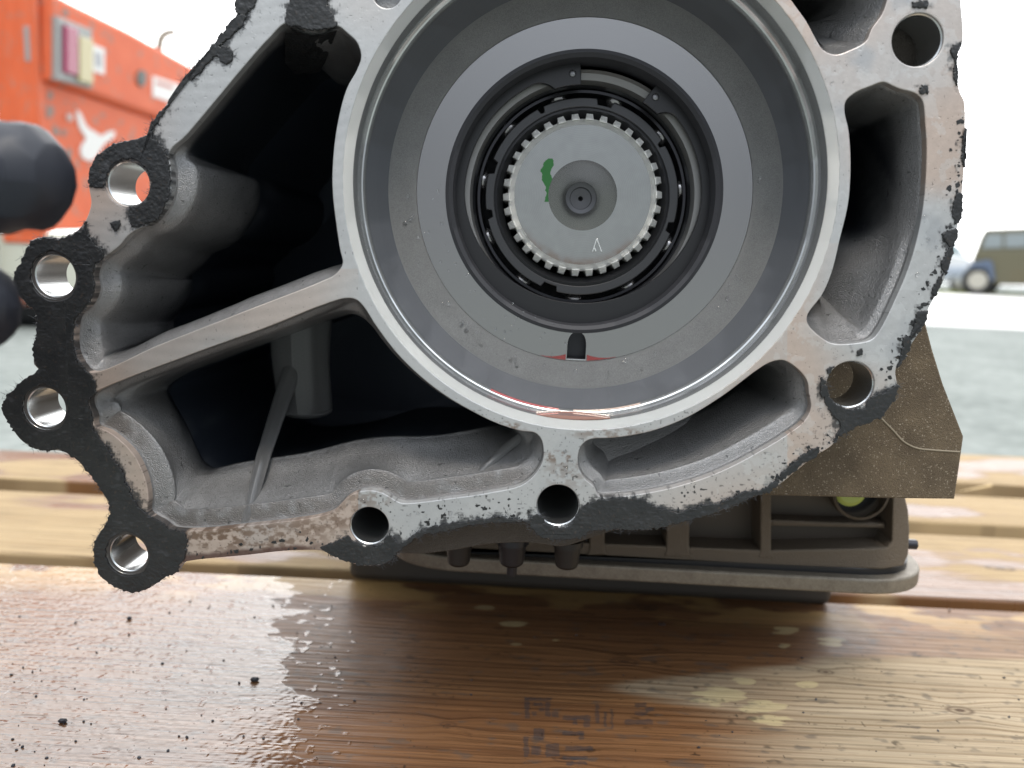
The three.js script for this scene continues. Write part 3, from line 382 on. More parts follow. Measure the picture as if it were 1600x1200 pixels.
// ------------------------------------------------------------------ red oil, water drops
{
  const oil = phys([0.3, 0.02, 0.015], 0.08, 0, { clearcoat: 1, clearcoatRoughness: 0.05 });
  const Rp = RR(375.2), hp = RR(370), seg = new THREE.Shape(), aw = Math.acos(hp / Rp); seg.absarc(0, 0, Rp, -Math.PI / 2 - aw, -Math.PI / 2 + aw, false); seg.closePath();
  part('oil_pool', extrude(seg, -2.4 * mm, -8.8 * mm, 0.25 * mm, 3, 40).translate(bore.x - 0.4 * mm, bore.y, 0), phys([0.34, 0.17, 0.13], 0.1, 0, { clearcoat: 1, clearcoatRoughness: 0.04 }), gearbox, 'small pool of red oil in the bore');
  const wash = phys([0.3, 0.03, 0.03], 0.15, 0, { transparent: true, opacity: 0.5, clearcoat: 1 });
  for (const [x0, x1] of [[846, 884], [917, 962]]) { const ra = RR(290), pts = [], n = 14, lo = P(x0, 552, zD).x - bore.x, hi = P(x1, 552, zD).x - bore.x; for (let i = 0; i <= n; i++) { const x = lerp(lo, hi, i / n); pts.push(V2(x, -Math.sqrt(ra * ra - x * x) + 0.1 * mm)); } for (let i = n; i >= 0; i--) { const x = lerp(lo, hi, i / n), e = x0 < 900 ? i / n : 1 - i / n; pts.push(V2(x, -Math.sqrt(ra * ra - x * x) + (0.25 + 1.5 * e * e) * mm)); } part('oil_film', extrude(shapeOf(insideOut(pts)), zD + 0.14 * mm, zD + 0.02 * mm, 0.03 * mm, 1).translate(bore.x, bore.y, 0), wash, gearbox); }
  const arc = (r, a0, a1, z, th) => { const c = []; for (let i = 0; i <= 16; i++) { const a = lerp(a0, a1, i / 16) * Math.PI / 180; c.push(V3(bore.x + r * Math.cos(a), bore.y + r * Math.sin(a), z)); } return tube(c, th, 40, 8); };
  part('oil_film', arc(RR(368.5), 247, 266, -9.6 * mm, 0.45 * mm), oil, gearbox, 'red oil run along the bore ridge');
  part('oil_film', arc(RR(368.5), 270, 288, -9.6 * mm, 0.4 * mm), phys([0.45, 0.32, 0.25], 0.08, 0, { clearcoat: 1 }), gearbox);
  // water drops on the vertical faces
  const drops = [], put = (x, y, z, r) => { const p = P(x, y, z); if (inside(p, outPts) && !Object.values(pockets).some(q => inside(p, q)) && !HOLES.some(h => Math.hypot(p.x - h.c.x, p.y - h.c.y) < h.r + mm)) drops.push([p.x, p.y, p.z, r]); };
  for (let i = 0; i < 60; i++) { const a = Math.PI * (0.98 + 0.5 * rnd()), r = lerp(222, 288, rnd()) / 387.5 * R0; drops.push([bore.x + r * Math.cos(a), bore.y + r * Math.sin(a), zD, (0.18 + 0.3 * rnd() ** 2) * mm]); }
  for (let i = 0; i < 60; i++) { const a = Math.PI * (0.9 + 1.15 * rnd()), r = lerp(296, 330, rnd()) / 387.5 * R0; drops.push([bore.x + r * Math.cos(a), bore.y + r * Math.sin(a), -18.8 * mm, (0.25 + 0.35 * rnd()) * mm]); }
  for (const [x0, y0, x1, y1, n] of [[640, 800, 830, 812, 16], [1180, 640, 1290, 700, 20], [1400, 300, 1480, 460, 16], [1050, 700, 1220, 770, 10], [860, 720, 900, 750, 5], [300, 150, 400, 100, 3], [1300, 90, 1330, 140, 4], [545, 775, 620, 790, 8], [1290, 540, 1380, 570, 8]]) for (let i = 0; i < n; i++) put(lerp(x0, x1, rnd()), lerp(y0, y1, rnd()), 0.02 * mm, (0.2 + 0.4 * rnd() ** 2) * mm);
  const dm = phys([1, 1, 1], 0.03, 0, { transmission: 1, thickness: 0.001, ior: 1.33 }), im = new THREE.InstancedMesh(new THREE.SphereGeometry(1, 16, 10), dm, drops.length);
  drops.forEach((d, i) => im.setMatrixAt(i, new THREE.Matrix4().compose(V3(d[0], d[1], d[2]), new THREE.Quaternion(), V3(d[3], d[3] * 1.08, d[3] * 0.5))));
  im.name = 'water_drops'; im.userData.kind = 'stuff'; im.position.sub(originOf(gearbox)); gearbox.add(im);
}

// ------------------------------------------------------------------ brown mount plate, lower casting, oil pan
{
  const brownMap = texture(512, 512, (u, v) => { const n = fbm(u * 9, v * 9, 25, 4), g = hash(Math.floor(u * 300), Math.floor(v * 300), 26); let c = mix3([0.085, 0.062, 0.039], [0.17, 0.128, 0.08], n); const k = 0.85 + 0.3 * g; c = c.map(t => t * k); if (hash(Math.floor(u * 256), Math.floor(v * 256), 27) > 0.975) c = [0.34, 0.29, 0.22]; return c; }, true);
  brownMap.repeat.set(14, 14); M.brown = std(0xffffff, 0.75, 0.2, { map: brownMap, bumpMap: grainBump, bumpScale: 0.0003 });
  const zp = -28 * mm, plate = [[1380, 470], [1436, 498], [1447, 506], [1457, 545], [1474, 600], [1506, 682], [1503, 704], [1492, 780], [1396, 779], [1190, 774], [1150, 740], [1180, 640], [1260, 520]];
  const mp = part('mount_plate', extrude(shapeOf(insideOut(plate.map(([x, y]) => { const p = P(x, y, zp); return V2(p.x, p.y); }))), zp, zp - 46 * mm, 0.5 * mm, 2), M.brown, gearbox, 'brown oil stained cast plate at lower right');
  part('casting_line', tube([[1375, 652], [1395, 672], [1412, 690], [1432, 700], [1455, 703], [1500, 706]].map(([x, y]) => P(x, y, zp)), 0.28 * mm, 40, 6), std([0.26, 0.22, 0.16], 0.7, 0.2), mp);
  const zl = -62 * mm, q = (x, y) => { const p = P(x, y, zl); return V2(p.x, p.y); }, poly = (pts) => pts.map(a => q(...a));
  // lower casting: a wall with recesses, on the pan
  const lowM = std([0.15, 0.122, 0.092], 0.5, 0.35, { bumpMap: grainBump, bumpScale: 0.0003 });
  const bar = (pts, out, round) => extrude(shapeOf(insideOut(poly(round ? smooth(pts, 60) : pts))), zl + out * mm, zl - 14 * mm, 0.7 * mm, 3);
  const lc = part('lower_casting', bar([[560, 840], [900, 848], [1200, 860], [1386, 856], [1394, 846], [1396, 745], [1411, 760], [1420, 798], [1422, 830], [1420, 866], [1413, 884], [1380, 890], [1000, 876], [560, 858]], 0), lowM, gearbox, 'dark oil covered casting above the oil pan');
  for (const [x0, x1, o] of [[1188, 1205, 0.3], [1041, 1077, 0.45], [921, 945, 0.6], [640, 662, 0.3]]) part('casting_web', bar([[x0, 745], [x1, 745], [x1, 852 + (x1 - 640) / 60], [x1 + 4, 862 + (x1 - 640) / 60], [x0 - 4, 862 + (x1 - 640) / 60], [x0, 852 + (x1 - 640) / 60]], o), lowM, lc);
  part('casting_shelf', extrude(shapeOf(insideOut(poly([[1206, 818], [1300, 822], [1392, 824], [1392, 832], [1206, 828]]))), zl - 4 * mm, zl - 14 * mm, 0.8 * mm, 2), lowM, lc);
  part('recess_floor', new THREE.BoxGeometry(q(1400, 800).x - q(560, 800).x, 0.034, 0.002).translate((q(1400, 800).x + q(560, 800).x) / 2, q(1000, 812).y, zl - 12 * mm), std([0.075, 0.06, 0.046], 0.55, 0.3), lc);
  const hc = q(1346, 770); part('plug_socket', turned([[8.6 * mm, zl + 0.5 * mm], [9.6 * mm, zl + 0.2 * mm], [9.8 * mm, zl - 4 * mm]].concat([[8.6 * mm, zl + 0.4 * mm]]), hc, 48), lowM, lc);
  part('socket_floor', new THREE.CircleGeometry(9 * mm, 40).translate(hc.x, hc.y, zl - 6 * mm), M.black, lc);
  const gc = q(1330, 768); part('green_plug', turned([[0.1 * mm, zl + 0.6 * mm], [4 * mm, zl + 0.4 * mm], [5.4 * mm, zl - 0.6 * mm], [5.6 * mm, zl - 5 * mm]], gc, 40), std([0.36, 0.42, 0.1], 0.35), lc, 'yellow green plug in a round socket');
  // block of the casting running back
  const a = q(560, 800), b = q(1419, 880);
  part('valve_body', new RoundedBoxGeometry(b.x - a.x - 14 * mm, 0.03, 0.17, 3, 0.006).translate((a.x + b.x) / 2, (q(1000, 850).y), zl - 15 * mm - 0.086), M.castDark, gearbox);
  // pan: rim with rounded ends, then the sump standing on the pallet
  const zr = -58 * mm, rimTop = P(1200, 897, zr).y, rimBot = P(1200, 921, zr).y, xr = P(1421, 900, zr - 0.026).x, xl = P(590, 885, zr).x, rr = 0.03, s = new THREE.Shape(), dep = 0.2;
  s.moveTo(xl + rr, 0); s.lineTo(xr - rr, 0); s.quadraticCurveTo(xr, 0, xr, rr); s.lineTo(xr, dep); s.lineTo(xl, dep); s.lineTo(xl, rr); s.quadraticCurveTo(xl, 0, xl + rr, 0);
  const rimG = extrude(s, rimTop - rimBot, 0, 0.9 * mm, 3).rotateX(-Math.PI / 2).translate(0, rimBot, zr);
  const rimMap = texture(256, 256, (u, v) => { const n = fbm(u * 12, v * 12, 33, 4), g = noise(u * 90, v * 90, 34); return mix3([0.12, 0.1, 0.08], [0.25, 0.225, 0.18], 0.6 * n + 0.4 * g); }, true); rimMap.repeat.set(30, 30);
  const pan = part('oil_pan', rimG, std(0xffffff, 0.5, 0.4, { map: rimMap }), gearbox, 'grey oil pan rim with rounded corner');
  part('pan_gasket', extrude((() => { const t = new THREE.Shape(), i = 0.004; t.moveTo(xl + rr, i); t.lineTo(xr - rr, i); t.quadraticCurveTo(xr - i, i, xr - i, rr); t.lineTo(xr - i, dep); t.lineTo(xl + i, dep); t.lineTo(xl + i, rr); t.quadraticCurveTo(xl + i, i, xl + rr, i); return t; })(), 2.4 * mm, -0.2 * mm, 0.3 * mm, 1).rotateX(-Math.PI / 2).translate(0, rimTop, zr), M.black, pan);
  const sl = G(545, 905, 0.145), sr = G(1302, 950, 0.145), zz = (sl.z + sr.z) / 2;
  part('sump', new RoundedBoxGeometry(sr.x - sl.x, rimBot - 0.1452 + 0.001, 0.1, 4, 0.004).translate((sl.x + sr.x) / 2, (rimBot + 0.1452) / 2, zz - 0.05), std([0.07, 0.062, 0.052], 0.5, 0.3), pan);
  const bolt = (x, y, z, r, mat) => { const p = P(x, y, z); return part('pan_bolt', mergeGeometries([new THREE.CylinderGeometry(r, r * 0.86, 6 * mm, 20).translate(p.x, p.y, p.z), new THREE.SphereGeometry(r * 0.86, 20, 10).scale(1, 0.5, 1).translate(p.x, p.y - 3 * mm, p.z), new THREE.CylinderGeometry(r * 1.15, r * 1.15, 2 * mm, 20).translate(p.x, p.y + 4 * mm, p.z)]), mat, gearbox); };
  const bm = std([0.03, 0.027, 0.025], 0.45, 0.4);
  bolt(717, 862, -40 * mm, 4.2 * mm, bm); bolt(800, 862, -40 * mm, 4.6 * mm, M.blackSteel); bolt(886, 866, -38 * mm, 4.3 * mm, bm);
  part('pan_bolt', new THREE.CylinderGeometry(2 * mm, 1.8 * mm, 5 * mm, 6).translate(...P(800, 886, -40 * mm).toArray()), M.blackSteel, gearbox);
  const pinP = P(1420, 850, zl - 4 * mm); part('side_bolt', new THREE.CylinderGeometry(1.8 * mm, 1.8 * mm, 5 * mm, 6).rotateZ(Math.PI / 2).translate(pinP.x, pinP.y, pinP.z), M.blackSteel, gearbox);
}

// ------------------------------------------------------------------ pallet
const PY = 0.145, L0 = (y0, x) => G(x, y0 + 0.0475 * x, PY);
const pallet = thing('pallet', 'wet wooden pallet of brown boards under the gearbox', 'pallet', [0, 0, -0.15]);
const ink = [[820, 1090, 863, 1095], [820, 1090, 827, 1122], [852, 1096, 860, 1120], [834, 1098, 848, 1103], [831, 1112, 838, 1118], [842, 1105, 850, 1112], [862, 1112, 872, 1120], [818, 1150, 826, 1183], [834, 1138, 850, 1156], [830, 1166, 846, 1180], [852, 1162, 874, 1182], [880, 1118, 922, 1125], [895, 1122, 902, 1132], [912, 1124, 922, 1136], [880, 1142, 912, 1149], [905, 1145, 913, 1156], [882, 1166, 926, 1173], [880, 1182, 918, 1187], [884, 1190, 916, 1195], [976, 1124, 1020, 1132], [992, 1098, 1010, 1105], [1008, 1105, 1022, 1112], [992, 1112, 1012, 1118], [930, 1100, 936, 1130], [944, 1112, 948, 1136], [954, 1108, 958, 1140]];
const knots = [[1012, 948, 14], [505, 950, 16], [1290, 1050, 9], [975, 1034, 16], [1500, 1110, 14], [700, 1132, 8], [880, 1185, 10]];
function dryAt(x, z, px, py) {                    // where the nearest board has dried pale, along its grain
  const n = 16 * (fbm(x * 9, z * 300, 61, 4) - 0.5), f = 60 * (fbm(x * 16, z * 420, 62, 4) - 0.5), u = py - (px < 1290 ? 1073 - 0.12 * (px - 915) : 1028) + n, l = 1076 + 0.16 * (px - 915) - py + n;
  const band = sst(-5, 8, u) * sst(900, 990, px + f), tongue = band * sst(-4, 10, l), low = band * sst(1010, 1300, px + 2 * f - 0.5 * (py - 1073)) ;
  return Math.max(0.75 * tongue, low, 0.25 * sst(1250, 1560, px + f) * sst(950, 1010, py));
}
const scuffs = [[1122, 1088, 34, 14], [754, 949, 15, 4], [802, 975, 18, 4], [1228, 985, 20, 6], [1300, 1002, 20, 6], [1225, 1009, 9, 4], [1188, 1104, 34, 9], [1260, 1070, 16, 5], [806, 1007, 8, 2], [1160, 1064, 20, 5], [1205, 1124, 30, 8], [868, 1000, 7, 2]];
function woodBoard(name, q, th, w, h, sd, near) {
  // q: four plane points far left, far right, near right, near left
  const [fl, fr, nr, nl] = q, minx = Math.min(fl.x, nl.x), maxx = Math.max(fr.x, nr.x), minz = Math.min(fl.z, fr.z), maxz = Math.max(nl.z, nr.z), bw = maxx - minx, bh = maxz - minz;
  const uvw = 0.62, ux0 = -0.3, wet = (x, z, px, py) => near ? 1 - dryAt(x, z, px, py) : sst(0.5, 0.62, fbm(x * 12, z * 40, sd + 60, 4));
  const film = (x, z, px, py) => near ? sst(0.5, 0.56, 0.9 * sst(545, 385, px + 150 * (fbm(x * 70, z * 100, 66, 5) - 0.5) + 40 * sst(1010, 950, py) * noise(x * 60, z * 900, 68) - 260 * sst(0.8, 0.9, noise(x * 380, z * 420, 73)) * sst(600, 480, px)) + 0.16 * fbm(x * 60, z * 140, 67, 4)) : 0;
  const knotPts = near ? knots.map(([a, b, r]) => { const p = G(a, b, PY); return [p.x, p.z, r * PX * 1.1]; }) : [[0.1 + 0.07 * sd % 0.2, (minz + maxz) / 2, 0.004]];
  const grain = (x, z) => { let zz = z; for (const [kx, kz, r] of knotPts) { const dx = (x - kx) / (r * 5), dz = (z - kz) / r, e = Math.exp(-dx * dx - dz * dz / 16); zz += e * r * 1.6 * Math.tanh(dz); } return zz + 0.0025 * (noise(x * 7, z * 16, sd + 3) - 0.5) + 0.012 * x; };
  const cm = texture(w, h, (u, v) => {
    const x = ux0 + u * uvw, z = minz + v * bh, [px, py] = near ? toPx(x, PY, z) : [0, 0], zz = grain(x, z);
    const ringf = noise(x * 1.5, zz * 330, sd), ring2 = noise(x * 4, zz * 900, sd + 1), blot = fbm(x * 14, z * 26, sd + 2, 4), fib = noise(x * 70, zz * 2600, sd + 9);
    const wv = wet(x, z, px, py);
    let dry = mix3([0.25, 0.185, 0.115], [0.4, 0.325, 0.225], 0.45 * ringf + 0.3 * ring2 + 0.35 * blot), wt = mix3([0.08, 0.034, 0.015], [0.225, 0.112, 0.048], 0.4 * ringf + 0.25 * ring2 + 0.45 * blot);
    if (!near) dry = mix3([0.25, 0.17, 0.085], [0.42, 0.31, 0.17], 0.4 * ringf + 0.3 * ring2 + 0.35 * blot);
    let c = mix3(dry, wt, wv); const f = 0.84 + 0.3 * fib; c = c.map(t => t * f);
    { const gr = zz * 330 + 1.2 * fbm(x * 3, zz * 60, sd + 15, 3), fr = gr - Math.floor(gr), line = sst(0.55, 0.9, fr) * sst(1, 0.93, fr), st = 0.25 + 0.75 * noise(x * 5, Math.floor(gr) * 3.7, sd + 16); c = c.map((t, i) => t * (1 - (0.5 + 0.06 * i) * line * st)); }
    if (noise(x * 40, zz * 1500, sd + 14) > 0.8) c = c.map(t => t * 0.78);
    for (const [kx, kz, r] of knotPts) { const d = Math.hypot((x - kx) / 1.9, z - kz) / r; if (d < 1.6) c = mix3(c, [0.05, 0.025, 0.015], sst(1.5, 0.5, d) * (0.5 + 0.4 * Math.sin(d * 9))); }
    if (near) {
      for (const [cx, cy, rx, ry] of scuffs) { const d = ((px - cx) / rx) ** 2 + ((py - cy) / ry) ** 2; if (d < 2.5) c = mix3(c, [0.52, 0.44, 0.24], 0.6 * sst(1.25, 0.75, d + 3.4 * (fbm(x * 120, z * 420, 64, 4) - 0.5)) * (0.6 + 0.4 * noise(x * 60, z * 2400, 63))); }
      { const q = sst(0.72, 0.86, fbm(x * 130, z * 300, 65, 4) + 0.12 * (noise(x * 900, z * 900, 72) - 0.5)); if (q > 0) c = c.map(t => t * (1 - 0.6 * q)); }
      const sp = 0, torn = sst(0.7, 0.73, fbm(x * 45, z * 90, 121, 3)) * sst(900, 1060, px) * sst(1180, 1080, py); c = mix3(c, [0.5, 0.4, 0.24], 0 * torn);          // torn pale fibre
      const dirt = sst(0.66, 0.82, fbm(x * 150, z * 340, sd + 30, 3)); c = mix3(c, [0.06, 0.055, 0.05], 0.5 * dirt);
      const far = sst(60, 0, py - (879 + 0.0475 * px)) * sst(0.4, 0.6, fbm(x * 50, z * 90, 131, 3)); c = mix3(c, [0.5, 0.33, 0.13], 0.6 * far);
      for (const [x0, y0, x1, y1] of ink) { const n = 3 * (fbm(px / 6, py / 6, 141, 2) - 0.5); if (px + n > x0 && px + n < x1 && py + n > y0 && py + n < y1) c = mix3(c, [0.03, 0.03, 0.035], 0.42 + 0.3 * fbm(px / 5, py / 5, 142, 2)); }
      if (noise(x * 800, z * 800, 151) > 0.965) c = c.map(t => t * 0.3);
    }
    return c;
  }, true);
  const rm = texture(w / 2, h / 2, (u, v) => { const x = ux0 + u * uvw, z = minz + v * bh, [px, py] = near ? toPx(x, PY, z) : [0, 0]; const wv = wet(x, z, px, py), f = film(x, z, px, py); return lerp(lerp(0.85, near ? 0.46 : 0.3, wv), 0.2, f) + 0.06 * (noise(x * 300, z * 300, 5) - 0.5); });
  const bm = texture(w, h, (u, v) => {
    const x = ux0 + u * uvw, z = minz + v * bh, [px, py] = near ? toPx(x, PY, z) : [0, 0], zz = grain(x, z), f = film(x, z, px, py);
    const dry = 0.35 * noise(x * 3, zz * 700, sd + 40) + 0.25 * noise(x * 60, zz * 2400, sd + 41) + 0.2 * fbm(x * 200, z * 400, sd + 42, 2);
    const pit = noise(x * 420, z * 420, 171), w2 = 0.5 + 0.2 * fbm(x * 200, z * 420, 172, 2) + 0.2 * noise(x * 800, z * 900, 174) + 0.12 * noise(x * 60, zz * 2400, sd + 41) + 0.25 * sst(0.84, 0.95, pit) - 0.2 * sst(0.8, 0.95, noise(x * 240, z * 300, 175));
    return lerp(dry, w2, f);
  });
  const fmT = near ? texture(w / 2, h / 2, (u, v) => { const x = ux0 + u * uvw, z = minz + v * bh, [px, py] = toPx(x, PY, z); return lerp(lerp(0.12, 0.3, wet(x, z, px, py)), 1, film(x, z, px, py)); }, false, true) : null;
  const clampT = (t) => { t.wrapS = THREE.MirroredRepeatWrapping; t.wrapT = THREE.ClampToEdgeWrapping; return t; };
  [cm, rm, bm, fmT].forEach(t => t && clampT(t));
  const s = new THREE.Shape([nl, nr, fr, fl].map(p => V2(p.x, -p.z))), g = extrude(s, 0, -th, 1.2 * mm, 2).rotateX(-Math.PI / 2).translate(0, PY, 0);
  const p = g.attributes.position, uv = g.attributes.uv; for (let i = 0; i < p.count; i++) uv.setXY(i, (p.getX(i) - ux0) / uvw, (p.getZ(i) - minz) / bh);
  return part('deck_board', g, phys(0xffffff, 1, 0, { map: cm, roughnessMap: rm, bumpMap: bm, bumpScale: 0.0006, ior: near ? 1.9 : 1.5, specularIntensityMap: fmT }), pallet, name);
}
const quad = (f0, n0, x0 = -1300, x1 = 2900) => [L0(f0, x0), L0(f0, x1), L0(n0, x1), L0(n0, x0)];
{
  const c = quad(879, 1330), zn = 0.075; c[2].z = c[3].z = zn; c[2].x = c[1].x; c[3].x = c[0].x;
  woodBoard('nearest board, dark wet brown with glare and faded ink stamps', c, 0.018, 2048, 768, 1, true);
  woodBoard('second board, pale yellow wood behind the sump', quad(766, 864), 0.018, 1024, 256, 2);
  woodBoard('third board, weathered and wet', quad(703, 746), 0.018, 1024, 256, 3);
  woodBoard('farthest board, short, behind the mount plate', [L0(638, 1000), L0(638, 2900), L0(683, 2900), L0(683, 1000)], 0.018, 1024, 256, 4);
  const under = std([0.2, 0.13, 0.07], 0.8), zf = L0(638, 1500).z, len = zn - zf;
  const xs = [c[0].x + 0.05, 0.02, c[1].x - 0.05];
  for (const x of xs) part('stringer', new RoundedBoxGeometry(0.04, PY - 0.018 - 0.018, len, 2, 0.002).translate(x, (PY - 0.018 + 0.018) / 2 - 0.0005, (zn + zf) / 2), under, pallet);
  for (const z of [zn - 0.05, (zn + zf) / 2, zf + 0.05]) part('bottom_board', new RoundedBoxGeometry(c[1].x - c[0].x - 0.02, 0.017, 0.09, 2, 0.002).translate((c[0].x + c[1].x) / 2, 0.0087, z), under, pallet);
}
// crumbs lying on the nearest board
{
  const chip = (x, y, l, w, label, matc) => { const p = G(x, y, PY); const g = new THREE.DodecahedronGeometry(1, 0).scale(l, 0.8 * mm, w).translate(0, 0.6 * mm, 0); const t = part('crumb', g, matc, null); t.position.set(p.x, PY, p.z); return tag(t, label, 'crumb'); };
  const bk = std([0.02, 0.02, 0.025], 0.5);
  chip(98, 1129, 1.5 * mm, 0.8 * mm, 'long black sealant crumb on the wet left part of the nearest board', bk);
  chip(398, 1064, 1.6 * mm, 1 * mm, 'grey black crumb near the edge of the wet glare on the nearest board', bk);
  chip(202, 968, 1 * mm, 0.8 * mm, 'small black crumb in the glare below the lowest flange ear', bk);
  chip(1034, 977, 1.6 * mm, 1.1 * mm, 'dark crumb below the oil pan on the brown wood', std([0.03, 0.015, 0.01], 0.6));
  const sp = part('splinter', new THREE.ConeGeometry(1.2 * mm, 24 * mm, 5).rotateZ(Math.PI / 2 + 0.25), std([0.6, 0.45, 0.25], 0.8), null); const p = G(1520, 771, PY); sp.position.set(p.x, PY + 3.2 * mm, p.z); tag(sp, 'pale wood splinter lying on the second board right of the gearbox', 'splinter');
  const im = new THREE.InstancedMesh(new THREE.IcosahedronGeometry(1, 0), bk, 260), q = new THREE.Quaternion();
  for (let i = 0; i < 260; i++) { const x = rnd() < 0.65 ? rnd() * 520 : rnd() * 1600, y = 930 + rnd() * 290, g = G(x, y, PY), r = (0.12 + 0.4 * rnd() ** 3) * mm; im.setMatrixAt(i, new THREE.Matrix4().compose(V3(g.x, PY + r * 0.4, g.z), q.setFromEuler(new THREE.Euler(rnd() * 6, rnd() * 6, 0)), V3(r * 1.3, r * 0.7, r))); }
  im.name = 'grit'; scene.add(tag(im, 'black grit scattered over the nearest board', null, 'stuff'));
}

// ------------------------------------------------------------------ gloved hand at the left
{
  const zf = 0.062, bones = [], B = (a, b, r0, r1) => bones.push([a, b, r0, r1]);
  const f = (x, y, z = zf) => P(x, y, z), tip = f(26, 276), m1 = f(-150, 284), kn = f(-420, 330, 0.05);
  B(tip, m1, 0.0092, 0.0098); B(m1, kn, 0.0098, 0.0115);
  const t2 = f(-52, 480, 0.066), m2 = f(-200, 470, 0.06), k2 = f(-440, 500, 0.046); B(t2, m2, 0.0082, 0.0095); B(m2, k2, 0.0095, 0.011);
  const t3 = f(-120, 640, 0.066), m3 = f(-250, 620, 0.055), k3 = f(-450, 650, 0.044); B(t3, m3, 0.008, 0.009); B(m3, k3, 0.009, 0.011);
  const t4 = f(-200, 790, 0.064), m4 = f(-290, 760, 0.05), k4 = f(-460, 790, 0.044); B(t4, m4, 0.0072, 0.008); B(m4, k4, 0.008, 0.01);
  const wr = f(-1050, 640, 0.03), el = f(-1500, 700, 0.03), th = f(-300, 120, 0.075), th2 = f(-470, 200, 0.06);
  for (const k of [kn, k2, k3, k4]) B(k, wr, 0.0115, 0.019); B(th, th2, 0.0095, 0.011); B(th2, wr, 0.012, 0.019); B(wr, el, 0.021, 0.03);
  const box = new THREE.Box3(); bones.forEach(([a, b, r]) => { box.expandByPoint(a); box.expandByPoint(b); }); box.expandByScalar(0.04);
  const size = box.getSize(V3(0, 0, 0)), half = Math.max(size.x, size.y, size.z) / 2, cen = box.getCenter(V3(0, 0, 0)), N = 112, mc = new MarchingCubes(N, new THREE.MeshBasicMaterial(), false, false, 300000);
  mc.isolation = 0; const ab = V3(0, 0, 0), ap = V3(0, 0, 0), p = V3(0, 0, 0);
  for (let k = 0; k < N; k++) for (let j = 0; j < N; j++) for (let i = 0; i < N; i++) {
    p.set((i / (N / 2) - 1) * half + cen.x, (j / (N / 2) - 1) * half + cen.y, (k / (N / 2) - 1) * half + cen.z); let e = 0;
    for (const [a, b, r0, r1] of bones) { ab.subVectors(b, a); ap.subVectors(p, a); const t = Math.max(0, Math.min(1, ap.dot(ab) / ab.lengthSq())); const d = ap.addScaledVector(ab, -t).length() - lerp(r0, r1, t); e += Math.exp(-d / 0.0016); }
    e *= 1 + 0.28 * Math.sin(p.x * 900 + 5 * noise(p.y * 120, p.z * 120, 3)) * (noise(p.x * 90, p.y * 60, 8) > 0.55 ? 1 : 0.15) + 0.3 * (noise(p.x * 260, p.y * 260 + p.z * 150, 9) - 0.5);
    mc.field[i + j * N + k * N * N] = -(e > 0 ? -0.0016 * Math.log(e) : 1) * 100;
  }
  mc.update();
  const g = new THREE.BufferGeometry(); g.setAttribute('position', new THREE.BufferAttribute(mc.positionArray.slice(0, mc.count * 3), 3));
  const pos = g.attributes.position; for (let i = 0; i < pos.count; i++) pos.setXYZ(i, pos.getX(i) * half + cen.x, pos.getY(i) * half + cen.y, pos.getZ(i) * half + cen.z);
  const mg = mergeVertices(g, 1e-6); mg.computeVertexNormals();
  const hand = part('gloved_hand', mg, std([0.012, 0.014, 0.022], 0.5, 0, { bumpMap: grainBump, bumpScale: 0.0001 }), null); tag(hand, 'fingertips of a black rubber glove at the left edge of the flange', 'hand');
}

